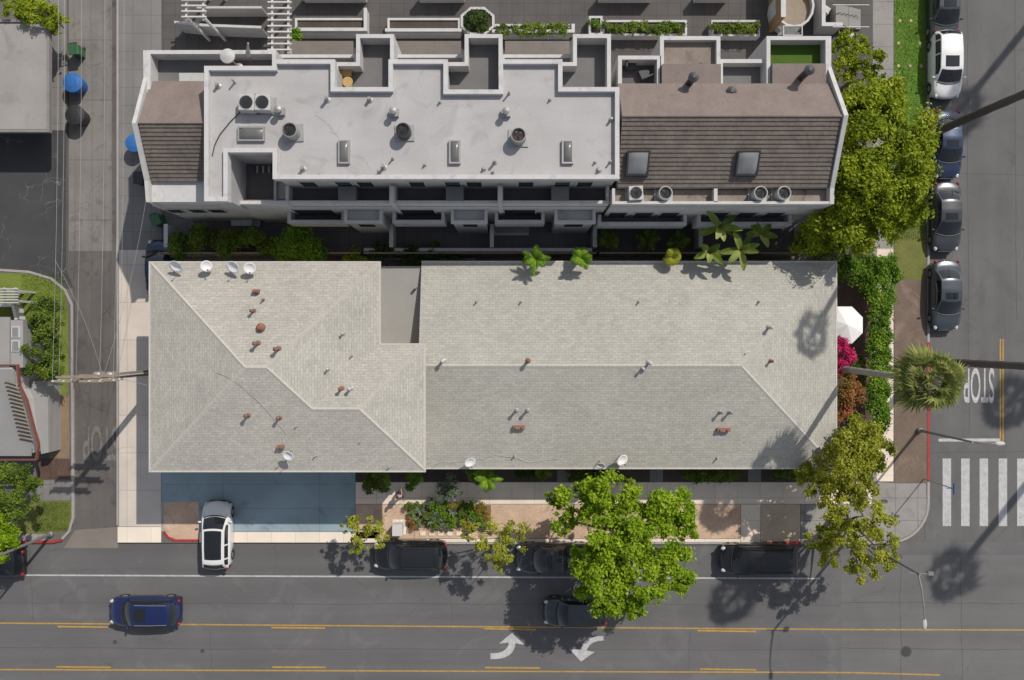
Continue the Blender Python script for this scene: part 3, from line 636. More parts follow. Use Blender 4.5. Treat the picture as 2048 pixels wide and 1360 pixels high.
def chair(px,py,z,label,mat,rz=0):
    x,y = T(px,py,z+.4); t = thing('patio_chair', label, 'chair', (x,y,z), rz)
    MB().obox((0,0),0,.6,.6,.32,.42).build('seat', mat, t, local=True, bevel=.03)
    MB().obox((-.3,0),0,.1,.6,.42,.85).build('backrest', mat, t, local=True, bevel=.03)
    for sx in (-.25,.25):
        for sy in (-.25,.25): MB().obox((sx,sy),0,.05,.05,0,.32).build('leg', mat, t, local=True)
chair(692,142,6.7,'yellow rattan patio chair on the grey roof deck', yell, -1.5)
chair(1262,128,6.7,'dark patio chair on the terrace of the east townhouse, left one', metald, 0)
chair(1290,148,6.7,'dark patio chair on the terrace of the east townhouse, right one', metald, 2)
t = thing('side_table', 'small round yellow table beside the rattan chair', 'table', (*T(695,163,7.2),6.7))
MB().lathe((0,0,0),[(.3,.42),(.3,.47)],20).build('table_top', yell, t, local=True); MB().lathe((0,0,0),[(.2,0),(.04,.05),(.04,.42)],12).build('leg', yell, t, local=True)
t = thing('patio_heater', 'tall white domed patio heater on the west terrace', 'patio heater', (*T(459,116,8.9),6.9))
MB().lathe((0,0,0),[(.25,0),(.25,.5),(.04,.6),(.04,2.1),(.1,2.15),(.1,2.3)],14).build('stand', metal, t, local=True)
MB().lathe((0,0,2.3),[(.42,0),(.4,.05),(.2,.12),(.02,.16)],20).build('hood', offw, t, local=True)
t = thing('folded_parasol', 'closed pale parasol lying tilted beside the patio heater', 'parasol', (*T(498,120,7.5),6.9))
MB().tube([(0,0,0),(.15,.1,1.2),(.5,.35,2.2)],.03,6).build('pole', metal, t, local=True); MB().tube([(.15,.1,1.2),(.3,.2,1.7),(.5,.35,2.3)],[.16,.1,.03],8).build('canopy', offw, t, local=True)
t = thing('patio_table', 'low pale slatted table on the west terrace', 'table', (*T(382,154,7.4),6.9))
MB().obox((0,0),0,1.4,.5,.4,.45).build('table_top', offw, t, local=True)
for sx in (-.6,.6): MB().obox((sx,0),0,.06,.4,0,.4).build('leg', offw, t, local=True)
t = thing('deck_mat', 'patterned rug in the recessed dark terrace', 'rug', (*T(525,338,6.3),6.205))
for i in range(7): MB().obox((-.5+i*.17,0),0,.08,.4,0,.03).build('stripe', offw if i%2 else metald, t, local=True)
t = thing('patterned_rug', 'black and white rug on the dark townhouse patio', 'rug', (*T(1023,459,0),.13))
MB().obox((0,0),0,2.3,.8,0,.015).build('backing', offw, t, local=True)
for i in range(14): MB().obox((-1.05+i*.16,0),.6,.06,.6,.016,.022).build('stripe', metald, t, local=True)
# ------------------------------------------------------------- walls & fences
def wallthing(name,label,cat,pts,t,z1,mat,z0=.12,post=None,cap=None):
    P = [T(*p) for p in pts]; c = (sum(p[0] for p in P)/len(P), sum(p[1] for p in P)/len(P), z0)
    th_ = thing(name,label,cat,c)
    MB().wall(P,t,z0,z1,False).build('panel', mat, th_)
    if cap: MB().wall(P,t+.06,z1+.001,z1+.06,False).build('cap', cap, th_)
    if post:
        for a,b in zip(P[:-1],P[1:]):
            d = Vector(b)-Vector(a); n = max(1,int(d.length/2.4))
            for i in range(n+1): q = Vector(a)+d*i/n; MB().box(q.x-.06,q.x+.06,q.y-.06,q.y+.06,z0,z1+.1).build('post', post, th_)
wallthing('boundary_fence','pale wooden fence running between the townhouses and the apartment building','fence',[(345,512),(735,512),(1190,512),(1580,512)],.08,1.9,wood,post=woodp)
wallthing('patio_wall','low white wall along the back of the townhouse patios','wall',[(735,504),(1180,504)],.16,1.3,stucco_w,cap=parap)
for x,lb in ((790,'white wall dividing the dark patios, leftmost'),(985,'white wall dividing the dark patios, middle'),(1185,'white wall dividing the dark patios beside the palm garden'),(1390,'white wall left of the banana plants'),(1590,'white wall at the east end of the patios'),(353,'white wall at the west end of the patios')):
    wallthing('patio_wall',lb,'wall',[(x,455),(x,500)],.2,1.6,stucco_w,cap=parap)
wallthing('planter_wall','low concrete planter wall in the side yard','wall',[(735,520),(950,520),(950,532)],.12,.6,conc_g)
def planter(x0,y0,x1,y1,label,z=.9):
    a = RC(x0,y0,x1,y1,z); c = ((a[0]+a[1])/2,(a[2]+a[3])/2,.12); t = thing('planter', label, 'planter', c, 0, 'planters in the north courtyard')
    MB().wall([(a[0],a[2]),(a[1],a[2]),(a[1],a[3]),(a[0],a[3])],.14,.12,z).build('rim', parap, t)
    MB().box(a[0]+.07,a[1]-.07,a[2]+.07,a[3]-.07,.12,z-.1).build('soil', soil, t)
    return a
# ------------------------------------------------------------- foliage
def leafobj(name, clumps, n, size, mat, seed, parent=None, off=(0,0,0), aspect=.55, up=.4, soft=.25):
    rg = np.random.default_rng(seed); c = np.array(clumps, float)
    w = c[:,3]**2; idx = rg.choice(len(c), n, p=w/w.sum()); cc = c[idx]
    d = rg.normal(size=(n,3)); d[:,2] = np.where(rg.random(n)<.7, np.abs(d[:,2]), d[:,2]); d /= np.linalg.norm(d,axis=1)[:,None]
    r = cc[:,3]*(.35+.7*rg.random(n)**.6)
    loose = rg.random(n) < soft; r = np.where(loose, cc[:,3]*(.8+.9*rg.random(n)), r)
    p = cc[:,:3]+d*r[:,None]*np.array([1,1,.75])
    nrm = d*.6+rg.normal(size=(n,3))*.6+np.array([.15,.2,up]); nrm /= np.linalg.norm(nrm,axis=1)[:,None]
    q = rg.normal(size=(n,3)); t = np.cross(nrm,q); t /= np.linalg.norm(t,axis=1)[:,None]; b = np.cross(nrm,t)
    s = size*(.55+.9*rg.random(n))[:,None]
    v = np.stack([p-t*s*.5, p+b*s*aspect*.5, p+t*s*.5, p-b*s*aspect*.5],1).reshape(-1,3)-np.array(off)
    me = bpy.data.meshes.new(name); me.vertices.add(4*n); me.vertices.foreach_set('co', v.ravel()); me.loops.add(4*n); me.polygons.add(n)
    me.loops.foreach_set('vertex_index', np.arange(4*n)); me.polygons.foreach_set('loop_start', np.arange(n)*4)
    me.update(calc_edges=True); me.validate(); me.materials.append(mat)
    o = bpy.data.objects.new(name, me); C.objects.link(o)
    if parent: o.parent = parent
    return o
def clumpify(lobes, seed, dens=9, cr=.34, zs=.6, spread=.95):
    rg = random.Random(seed); out = []
    for px,py,rp,h in lobes:
        x,y = T(px,py,h); R = rp/K*(H-h)/H
        for _ in range(dens):
            a = rg.uniform(0,6.283); q = R*(rg.random()**.5)*spread; r = R*cr*rg.uniform(.5,1.4)
            out.append((x+q*math.cos(a), y+q*math.sin(a), h+rg.uniform(-1,.6)*R*zs+(1-(q/R)**2)*R*.3, r))
    return out
def tree(label, base, lobes, n, size, mat, seed, dens=20, cr=.24, name='tree', tr=.18):
    bx,by = T(*base); t = thing(name, label, 'tree', (bx,by,.12)); off = (bx,by,.12)
    cl = clumpify(lobes, seed, dens, cr)
    mb = MB(); zc = min(l[3] for l in lobes); fork = (bx+.1,by+.1,max(.8,zc*.45))
    mb.tube([(bx,by,.0),(bx+.05,by,fork[2]*.5),fork],[tr*1.3,tr,tr*.85],8)
    rg = random.Random(seed)
    for px,py,rp,h in lobes:
        x,y = T(px,py,h); m = ((fork[0]+x)/2+rg.uniform(-.3,.3),(fork[1]+y)/2+rg.uniform(-.3,.3),(fork[2]+h)/2)
        mb.tube([fork,m,(x,y,h-.4)],[tr*.6,tr*.35,tr*.12],6)
        for _ in range(8):
            c = rg.choice(cl)
            if (c[0]-x)**2+(c[1]-y)**2 < (rp/K)**2: mb.tube([(x,y,h-.6) if rg.random()<.5 else m,(c[0],c[1],c[2]-.1)],[tr*.2,tr*.05],5)
    mb.build('trunk', bark, t)
    leafobj('crown', cl, n, size, mat, seed, t, off); return t
tree('large bright green street tree overhanging the parked cars and road',(1240,1050),[(1165,1000,52,6),(1225,995,50,6.5),(1300,1025,58,6.8),(1355,1025,42,6),(1240,1075,62,7.5),(1330,1105,52,6.5),(1190,1120,52,6.5),(1270,1160,58,6.5),(1205,1180,48,6),(1345,1155,38,5.5),(1125,1040,30,5),(1265,1210,26,5.5),(1375,1060,26,5.5),(1110,995,18,5)],46000,.2,lf_bright,11,22,.22,tr=.28)
tree('large dense yellow green tree at the east end of the townhouses',(1665,370),[(1740,215,55,7),(1800,255,55,7),(1720,290,60,8),(1800,335,62,7.5),(1735,370,65,7.8),(1805,405,50,6.5),(1690,430,55,6.5),(1750,455,50,6),(1645,460,45,5),(1700,230,38,6),(1835,340,34,6),(1620,480,32,4),(1695,330,45,7.5),(1760,410,50,7),(1700,480,40,5),(1780,200,36,6),(1835,290,32,6)],72000,.2,lf_ne,12,22,.26,tr=.3)
tree('small yellowish tree north of the large dense tree',(1668,190),[(1690,95,30,5),(1735,120,32,5),(1690,145,32,5),(1745,155,26,5),(1720,185,30,5.5),(1710,90,26,4.6)],9000,.17,lf_ne,13,16,.24)
tree('olive tree at the southeast corner of the apartment building',(1660,905),[(1715,875,42,4.5),(1755,895,30,4),(1665,945,46,5),(1625,960,32,4.5),(1700,960,42,5),(1740,930,38,4.5),(1655,985,28,4.2),(1725,985,32,4.5),(1690,905,38,4.8)],20000,.17,lf_olive,14,16,.25)
tree('loose tree leaning over the corner pavement beside the signal pole',(1665,1030),[(1645,1060,32,5),(1685,1040,34,5.5),(1735,1035,38,5.5),(1775,1065,32,5.5),(1735,1095,40,5.5),(1660,1105,30,5),(1770,1110,30,5),(1720,1140,30,5),(1680,1005,28,5),(1700,1075,36,5.5),(1640,1090,22,5)],11500,.17,lf_olive,15,12,.24)
tree('sparse small tree left of the white utility box',(738,1052),[(715,1060,26,3.6),(740,1050,24,3.8),(725,1085,24,3.4),(698,1050,20,3.4),(755,1075,20,3.2),(710,1095,16,3)],2600,.14,lf_olive,16,10,.22,tr=.08)
tree('sparse street tree between the black car and the big tree',(1015,1055),[(1005,1050,30,4.5),(960,1070,26,4.2),(985,1105,32,4.5),(1020,1095,30,4.5),(935,1060,18,4),(1000,1130,20,4),(1045,1065,18,4)],4600,.14,lf_olive,17,10,.22,tr=.1)
tree('dark green tree at the left edge above the corner lawn',(70,962),[(15,970,42,4),(55,985,26,4),(32,1010,28,4),(0,1000,36,4.5),(48,952,24,4)],9500,.16,lf_mid,18,14,.26)
tree('bright tree at the lower left edge beside the street lamp',(40,1060),[(5,1045,34,4),(20,1075,28,3.8),(-10,1090,36,4)],8000,.17,lf_bright,19,18,.26)
tree('grey green bushy tree on the lawn by the small house',(115,655),[(95,625,30,3),(103,655,32,3.2),(88,690,32,3),(98,725,30,3),(75,740,22,2.5),(72,650,20,2.5)],12000,.15,lf_mid,20,16,.26)
tree('leafy tree behind the flat roof at the top left',(100,40),[(55,20,26,3),(85,25,26,3),(118,50,20,2.6),(25,12,22,3),(100,35,22,3)],8000,.15,lf_ne,21,16,.26)
def shrub(label, lobes, n, size, mat, seed, name='shrub', cat='shrub', group=None, z0=.12, dens=9, cr=.42):
    c = T(lobes[0][0],lobes[0][1],lobes[0][3]); t = thing(name,label,cat,(c[0],c[1],z0),0,group)
    cl = clumpify(lobes,seed,dens,cr,.5); leafobj('foliage',cl,n,size,mat,seed,t,(c[0],c[1],z0),up=.6)
    mb = MB()
    for px,py,rp,h in lobes[:5]:
        x,y = T(px,py,h); mb.tube([(x,y,z0-.02),(x+.05,y,h)],[.04,.02],5)
    mb.build('stem', bark, t); return t
hl_ = [(x,y,r,1.6) for x,y,r in ((1688,535,20),(1712,542,20),(1740,540,22),(1768,540,22),(1785,548,16),(1728,562,15),(1755,570,20),(1776,585,16),(1700,525,17),(1745,525,18),(1775,524,18))]+[(x+3*math.sin(y),y,13,1.7) for y in range(600,870,17) for x in (1750,1766)]
shrub('tall bright green hedge wrapping the east garden',hl_,42000,.14,lf_hedge,30,'hedge','hedge',dens=9,cr=.5)
shrub('magenta bougainvillea in flower under the palm trunk',[(1684,695,15,2.6),(1694,718,16,2.4),(1680,735,11,2.4),(1655,760,8,2.2),(1700,705,9,2.4),(1678,680,9,2.4)],4200,.13,lf_mag,31,'bougainvillea','shrub',dens=10)
shrub('red and orange leaved shrub below the palm trunk in the east garden',[(1688,775,20,1.8),(1700,800,20,1.6),(1684,825,16,1.4),(1710,775,15,1.6),(1695,757,15,1.6)],5000,.13,lf_red,32,dens=10)
shrub('green undergrowth in the east garden below the white umbrella',[(1715,725,14,.8),(1722,760,13,.8),(1715,860,18,1.0),(1735,590,12,.9)],2600,.13,lf_mid,132,dens=8)
shrub('dark climbing shrubs along the fence behind the west patio',[(x,y,r,1.8) for x,y,r in ((370,490,24),(410,478,24),(450,482,24),(490,480,22),(520,490,18),(395,470,14),(355,475,12),(545,495,14))],14000,.16,lf_mid,33,dens=12)
shrub('rounded green shrub against the fence left of the patio wall',[(600,490,34,2.4),(580,505,22,2.2),(625,500,24,2.2),(605,470,18,2)],9000,.16,lf_hedge,34,dens=12)
shrub('small leafy shrub between fence and roof left of the corrugated link',[(715,520,18,1.6),(700,512,12,1.6)],2000,.15,lf_ne,35)
shrub('dark creeping shrub behind the planter wall',[(770,514,22,1.2),(820,518,24,1),(870,516,24,1),(920,520,20,1)],5000,.15,lf_dark,36)
shrub('green bush in the shade at the west end of the front garden',[(745,958,20,1.4),(765,970,13,1.2),(735,975,12,1.1)],2400,.13,lf_mid,37)
shrub('bright small bush between the driveway and the pale bush',[(832,957,16,1.3),(818,972,10,1)],1500,.12,lf_hedge,38)
shrub('pale blue green bush beside the front sidewalk',[(895,965,20,1.4),(910,980,14,1.2),(885,985,12,1)],2600,.13,lf_pale,39)
for i,(x,mt,lb) in enumerate(((1060,lf_dark,'dark low shrub against the front wall right of the white dish'),(1200,lf_dark,'dark low shrub against the front wall above the big tree'),(1395,lf_mid,'low shrub against the front wall between two entry paths'),(1450,lf_mid,'low shrub left of the easternmost entry path'),(1570,lf_mid,'low shrub against the front wall near its east end'),(1160,lf_mid,'low shrub right of the westernmost entry path'))):
    shrub(lb,[(x,948,15,.8),(x+18,950,12,.7),(x-18,950,12,.7)],1700,.12,mt,40+i)
shrub('dark shrubs in the bed at the southeast end of the townhouses',[(1640,510,14,1.4),(1660,500,12,1.4)],1800,.15,lf_mid,47)
shrub('leafy vine hanging beside the rightmost pergola of the courtyard',[(592,70,12,2.4),(595,90,10,2.2)],1600,.13,lf_hedge,48)
rg = random.Random(3); fb = [lf_mid,lf_or,lf_pale,lf_wh,lf_hedge,lf_mid,lf_red,lf_hedge]
nm = {lf_mid.name:'green',lf_or.name:'orange flowering',lf_pale.name:'grey green',lf_wh.name:'white flowering',lf_hedge.name:'bright green',lf_red.name:'rusty red'}
ov('flower_bed_soil', rct(815,1009,982,1055), M('bed_soil', (.2,.14,.09), .95, .4, 1.2, .5, 14, .3), .13)
for i in range(30):
    x = 822+(i%10)*16.5+rg.uniform(-5,5); y = 1013+(i//10)*17+rg.uniform(-4,4); m = fb[(i*5+i//9)%8] if x<920 else rg.choice([lf_or,lf_mid,lf_red,lf_hedge])
    shrub(nm[m.name]+' low plant in the flower bed beside the front sidewalk',[(x,y,10,.45),(x+5,y+3,7,.4)],480,.1,m,60+i,'flowering_plant','plant','plants in the parkway flower bed, '+nm[m.name],dens=5)
for i in range(6):
    x,y = T(846+i*18,1066); o = MB().obox((x,y),0,.34,.26,.12,.19).build('stepping_stone', conc_w); tag(o,'small square stepping stone in the row under the flower bed','stepping stone','stepping stones by the kerb')
def strap(label, px, py, h, n, ln_, w, mat, seed, droop=.6, name='palm_plant', cat='plant', z0=.12, stem=True, pinnate=False, group=None):
    x,y = T(px,py,h); t = thing(name,label,cat,(x,y,z0),0,group); rg = random.Random(seed)
    if stem: MB().tube([(0,0,0),(0,0,h-z0)],[.09,.06],7).build('stem', palmbark, t, local=True)
    mb = MB()
    for i in range(n):
        a = i*2.4+rg.uniform(-.3,.3); el = rg.uniform(.15,1.2); L_ = ln_*rg.uniform(.7,1.15)
        d = Vector((math.cos(a)*math.cos(el),math.sin(a)*math.cos(el),math.sin(el))); p = Vector((0,0,h-z0))
        sd = Vector((-math.sin(a),math.cos(a),0)); m = 7; cl = []
        for j in range(m+1):
            cl.append(p.copy()); p += d*L_/m; d.z -= droop/m*1.4; d.normalize()
        if not pinnate:
            k0 = len(mb.v)
            for j,q in enumerate(cl):
                ww = w*math.sin(math.pi*min(1,(j+.35)/(m+.6)))**.7*.5
                mb.v += [tuple(q+sd*ww+Vector((0,0,ww*.35))), tuple(q), tuple(q-sd*ww+Vector((0,0,ww*.35)))]
            for j in range(m):
                for e in (0,1): mb.f.append((k0+3*j+e,k0+3*j+e+1,k0+3*j+e+4,k0+3*j+e+3))
        else:
            for j in range(1,m*3):
                f = j/(m*3)*m; q = cl[int(f)].lerp(cl[min(m,int(f)+1)],f%1); dd = (cl[min(m,int(f)+1)]-cl[int(f)]).normalized()
                l2 = w*math.sin(math.pi*min(1,(f+.5)/(m+.8)))
                for s_ in (-1,1):
                    e = q+(sd*s_*1+dd*.7).normalized()*l2+Vector((0,0,-.08)); k0 = len(mb.v)
                    mb.v += [tuple(q-dd*.035),tuple(q+dd*.035),tuple(e)]; mb.f.append((k0,k0+1,k0+2))
    mb.build('fronds', mat, t, local=True, fix=False); return t
for px,py,h,n,l,s,lb in ((1438,455,5.4,8,1.5,1,'banana plant with big yellow green leaves beside the white patio wall'),(1480,500,5,9,1.4,2,'banana plant overhanging the roof edge, brightest leaves'),(1418,505,4.8,6,1.1,3,'smaller banana plant left of the brightest one'),(1520,468,4.4,7,1.1,4,'banana plant on the east patio, rightmost')):
    strap(lb,px,py,h,n,l,.42,lf_ban,s,.9,'banana_plant')
for px,py,h,n,l,s,lb,mt in ((1072,519,4.8,14,1.0,5,'feathery green palm by the roof edge left of the bright one',lf_hedge),(1162,516,4.9,15,.75,6,'bright green palm between fence and roof',lf_hedge),(1215,478,1.8,14,.9,7,'shaded small palm in the palm garden, leftmost',lf_mid),(1295,478,1.8,14,.9,8,'shaded small palm in the palm garden, middle',lf_mid),(1357,482,1.8,14,.9,9,'shaded small palm in the palm garden, rightmost',lf_mid),(1345,514,4.7,12,.6,10,'small pale palm poking over the roof edge',lf_olive),(975,957,2.6,18,1.0,11,'yellow green palm by the front sidewalk above the flower bed',lf_hedge),(1085,945,1.2,14,.7,12,'spiky palm in the front garden shade',lf_mid),(760,955,1.6,12,.9,14,'arching green plant at the west end of the front garden',lf_mid),(950,950,1.2,12,.7,15,'shaded arching plant beside the yellow green palm',lf_mid)):
    strap(lb,px,py,h,n,l,.3,mt,s,1.0,'small_palm','plant',pinnate=True)
for i,(px,py) in enumerate(((840,1020),(862,1040),(905,1022),(950,1043))):
    strap('pale spiky agave in the parkway flower bed',px,py,.5,16,.4,.09,lf_pale,80+i,.3,'agave','plant',stem=False,group='agaves in the flower bed')
def fanpalm(label, base, h, R, seed, cen=None, nl=34, detail=13, bk=None, tk=1):
    bx,by = T(*base); t = thing('palm_tree', label, 'tree', (bx,by,.12)); rg = random.Random(seed)
    top = Vector((0,0,h-.12)) if cen is None else Vector((cen[0]-bx,cen[1]-by,h-.12))
    pts = []; rr = []
    for i in range(25):
        f = i/24; pts.append(Vector((top.x*f**1.5, top.y*f**1.5, (h-.12)*f))); rr.append((.22-.07*f+(.05 if i==0 else 0)+.018*(i%2))*tk)
    MB().tube(pts, rr, 10).build('trunk', bk or palmbark, t, local=True)
    mb = MB()
    for i in range(nl):
        a = i*2.399+rg.uniform(-.25,.25); el = -.55+1.9*((i+.5)/nl)+rg.uniform(-.15,.15); d = Vector((math.cos(a)*math.cos(el),math.sin(a)*math.cos(el),math.sin(el)))
        pl = R*rg.uniform(.35,.62); c = top+d*pl; k0 = len(mb.v); sd = Vector((-math.sin(a),math.cos(a),0)); upv = d.cross(sd)
        mb.v += [tuple(top+sd*.02),tuple(top-sd*.02),tuple(c-sd*.02),tuple(c+sd*.02)]; mb.f.append((k0,k0+1,k0+2,k0+3))
        fl = R*rg.uniform(.4,.6)
        for j in range(detail):
            q = (j/(detail-1)-.5)*2.5+rg.uniform(-.05,.05); dd = (d*math.cos(q)+sd*math.sin(q)).normalized(); pr = dd.cross(upv).normalized()*fl*.06
            mid = c+dd*fl*.5+Vector((0,0,-.02)); tip = c+dd*fl*rg.uniform(.75,1.15)+Vector((0,0,-.3*fl-.1)); k0 = len(mb.v)
            mb.v += [tuple(c),tuple(mid+pr),tuple(tip),tuple(mid-pr)]; mb.f.append((k0,k0+1,k0+2,k0+3))
    mb.build('crown', lf_palm, t, local=True, fix=False); return t
fanpalm('fan palm leaning out over the verge from the east garden',(1655,735),12.3,1.85,1,T(1856,762,12.3),46,15)
tb = T(1846,277); fanpalm('tall palm rooted in the verge beside the blue car, trunk only in view',(1846,277),22,1.5,2,(tb[0]+1.5,tb[1]-.2),30,10,palmbark_d,1.15)
fanpalm('tall palm rooted in the verge beside the fan palm crown, trunk only in view',(1850,722),22,1.8,3,None,34,10,palmbark_d,1.1)
for i,b in enumerate(((2295,670),(2405,330),(2300,-250))):
    fanpalm('tall palm outside the frame across the side street, %s of three'%('southernmost','middle','northernmost')[i],b,22,1.9,4+i,None,36,10,None,1.35)
# ------------------------------------------------------------- vehicles
paints = dict(white=(.7,.69,.67), black=(.014,.014,.016), blue=(.012,.022,.09), navy=(.02,.035,.08), grey=(.05,.053,.058), slate=(.055,.065,.08), dgrey=(.035,.036,.04))
def car(label, px, py, hd, L_=4.7, W_=1.88, Hh=1.6, style='suv', paint='black', roof=None, rails=False, group=None, name='parked_car', cat='car', zc=1.0):
    pm = M('paint_'+paint, paints[paint], .3, .04, 1, 0, 10, metal=.25 if paint!='white' else 0, coat=.6)
    x,y = T(px,py,zc); t = thing(name, label, cat, (x,y,.008), math.radians(hd), group)
    belt = {'suv':1.08,'sedan':.93,'van':1.1,'truck':1.12}[style]; hl = L_/2
    hood = {'suv':.24,'sedan':.26,'van':.17,'truck':.25}[style]
    xfb = hl-hood*L_; xrf = xfb-{'suv':.16,'sedan':.17,'van':.17,'truck':.14}[style]*L_
    xrr = -hl+{'suv':.13,'sedan':.3,'van':.1,'truck':.42}[style]*L_; xrb = -hl+{'suv':.045,'sedan':.145,'van':.035,'truck':.36}[style]*L_
    us = [-1,-.992,-.975,-.94,-.88]+[-.88+1.76*i/22 for i in range(1,23)]+[.94,.975,.992,1]
    xw = (-.31*L_, .32*L_)
    ztf = lambda f: float(np.interp(f,[0,.006,.02,.06,.12,(xfb+hl)/L_,.9,.965,.99,1],[.62,.84,belt-.1,belt-.03,belt,belt,belt-.13,belt-.25,belt-.36,.52]))
    mb = MB(); ss = [-.96,-1,-1,-.93,-.72,-.36,0,.36,.72,.93,1,1,.96]; n = len(ss)
    for u in us:
        x_ = u*hl; zt = ztf((u+1)/2); w = W_/2*(1-.1*abs(u)**5-.06*abs(u)**14); zb = .22
        for a in xw:
            if abs(x_-a) < .37: zb = max(zb, .33+math.sqrt(.37**2-(x_-a)**2)*.98)
        crease = .025*max(0,min(1,(u-.5)*4)) if style!='truck' else .04*max(0,min(1,(u-.5)*4))
        for j,s in enumerate(ss):
            k_ = min(j,n-1-j); z = [zb,max(.55,zb+.02),zt-.13,zt-.03,zt+crease,zt+.005,zt+.02][k_]
            if k_==2: z = max(z, max(.55,zb+.02)+.03)
            e = abs(u)**6; mb.v.append((x_-(1 if u>0 else -1)*.22*abs(s)**2.5*e*(1 if k_>0 else 1), s*w, z))
    m_ = len(us); mb.f = [(i*n+j,i*n+j+1,(i+1)*n+j+1,(i+1)*n+j) for i in range(m_-1) for j in range(n-1)]+[tuple(range(n)), tuple(range((m_-1)*n,m_*n))]
    mb.build('body', pm, t, local=True, smooth=True)
    MB().box(-hl*.92,hl*.92,-W_*.42,W_*.42,.2,.5).build('underbody', plk, t, local=True)
    rw = .37 if style in('suv','van','truck') else .345
    prof = [(xfb,belt-.01,.43*W_,.17,.02),(xrf,Hh-.04,(rw+.005)*W_,.08,.05),((xrf+xrr)/2,Hh,rw*W_,0,.05),(xrr,Hh-.05,(rw-.01)*W_,-.06,.05),(xrb,belt+.0,.41*W_,-.12,.02)]
    def S(tt,s):
        i = min(int(tt),3); f = tt-i; a=[prof[i][q]*(1-f)+prof[i+1][q]*f for q in range(5)]
        if i in (0,3): a[1] += .05*math.sin(math.pi*f)
        return (a[0]+a[3]*(1-s*s), s*a[2], a[1]-a[4]*s*s)
    def patch(t0,t1,s0,s1,off,nt=5,ns=10,fn=None):
        g = MB(); fn = fn or S
        for i in range(nt+1):
            for j in range(ns+1):
                p = fn(t0+(t1-t0)*i/nt, s0+(s1-s0)*j/ns); g.v.append((p[0]+off[0],p[1]+off[1],p[2]+off[2]))
        g.f = [(i*(ns+1)+j,(i+1)*(ns+1)+j,(i+1)*(ns+1)+j+1,i*(ns+1)+j+1) for i in range(nt) for j in range(ns)]
        return g
    g = patch(0,4,-1,1,(0,0,0),20,12)
    def side(sg):
        def f(tt,v):
            p = S(tt,sg); q = (p[0], sg*.462*W_, belt-.06); b = .03*math.sin(math.pi*v); return (p[0], p[1]*(1-v)+q[1]*v+sg*b, p[2]*(1-v)+q[2]*v)
        return f
    for sg in (-1,1):
        h_ = patch(0,4,0,1,(0,0,0),20,4,side(sg)); g.add(h_.v,h_.f)
    g.build('cabin', pm, t, local=True, smooth=True)
    gl = M('car_glass', (.014,.017,.02), .05, .05, 1, 0, 10, coat=.3)
    patch(.08,.93,-.9,.9,(.012,0,.014)).build('windshield', gl, t, local=True, smooth=True)
    patch(3.1,3.85,-.86,.86,(-.012,0,.014)).build('rear_window', gl, t, local=True, smooth=True)
    for sg in (-1,1):
        for a,b in ((.55,1.85),(1.95,3.0 if style!='suv' else 2.7))+(((2.8,3.4),) if style in('suv','van') else ()):
            patch(a,b,.12,.82,(0,sg*.01,.012),8,3,side(sg)).build('side_window', gl, t, local=True, smooth=True)
        MB().ell((xfb-.22,sg*(W_/2+.06),belt+.03),.07,.13,.08,10,6).build('side_mirror', pm, t, local=True, smooth=True)
        MB().ell((hl*.925-.07,sg*W_*.36,ztf(.955)-.06),.2,.13,.09,10,6).build('headlight', headl, t, local=True, smooth=True)
        MB().ell((-hl*.94,sg*W_*.39,belt-.16),.1,.12,.12,10,6).build('tail_light', tail, t, local=True, smooth=True)
        for a in xw:
            w = MB(); pr = [(.2,-.1),(.33,-.1),(.345,-.05),(.345,.05),(.33,.1),(.2,.1)]
            w.v = [(a+r*math.cos(q*math.pi/10), sg*(W_/2-.13)+yy, .345+r*math.sin(q*math.pi/10)) for r,yy in pr for q in range(20)]
            w.f = [(i*20+q,i*20+(q+1)%20,(i+1)*20+(q+1)%20,(i+1)*20+q) for i in range(5) for q in range(20)]
            wo = w.build('wheel', tyre, t, local=True)
            MB().tube([(a,sg*(W_/2-.2),.345),(a,sg*(W_/2-.05),.345)],.2,12).build('rim', metal, wo, local=True)
    if roof == 'glass': patch(1.06,2.75,-.8,.8,(0,0,.012)).build('sunroof', gl, t, local=True, smooth=True)
    elif roof == 'sun': patch(1.12,1.75,-.62,.62,(0,0,.012)).build('sunroof', gl, t, local=True, smooth=True)
    if rails:
        for sg in (-1,1): MB().tube([(S(tt,sg*.93)[0],S(tt,sg*.93)[1],S(tt,sg*.93)[2]+.06) for tt in (1.1,1.5,2,2.5,2.95)],.018,6).build('roof_rail', metald if paint=='black' else metal, t, local=True)
    hd_ = MB()
    for sg in (-1,1): hd_.tube([(xfb+.1,sg*W_*.4,belt+.012),(xfb+(hl-xfb)*.5,sg*W_*.385,ztf(.93 if hood>.2 else .95)+.035),],.008,4)
    hd_.build('hood_seam', plk, t, local=True)
    MB().tube([(xfb+.17-.16*(s*s)+.03, s*W_*.4, belt+.015) for s in (-1,-.6,-.2,.2,.6,1)],.028,5).build('wiper_cowl', plk, t, local=True)
    MB().box(hl-.05,hl+.005,-W_*.27,W_*.27,.42,.62).build('grille', plk, t, local=True, bevel=.02)
    if style == 'truck':
        MB().box(-hl+.12,xrb-.12,-W_*.4,W_*.4,belt+.0,belt+.035).build('bed_cover', plk, t, local=True, bevel=.01)
    return t
G1 = 'cars parked along the side street'; G2 = 'cars parked along the main road kerb'
car('dark grey car cut off by the top edge of the frame',1893,10,-90,4.7,1.9,1.5,'sedan','grey','sun',False,G1)
car('white car with sunroof parked on the side street',1896,127,-90,4.5,1.92,1.6,'suv','white','sun',False,G1)
car('blue sedan in the shadow of a palm trunk on the side street',1899,287,-90,4.5,1.84,1.46,'sedan','navy','sun',False,G1)
car('dark grey sedan parked between the blue sedan and the slate sedan',1897,432,-90,4.6,1.88,1.46,'sedan','grey','sun',False,G1)
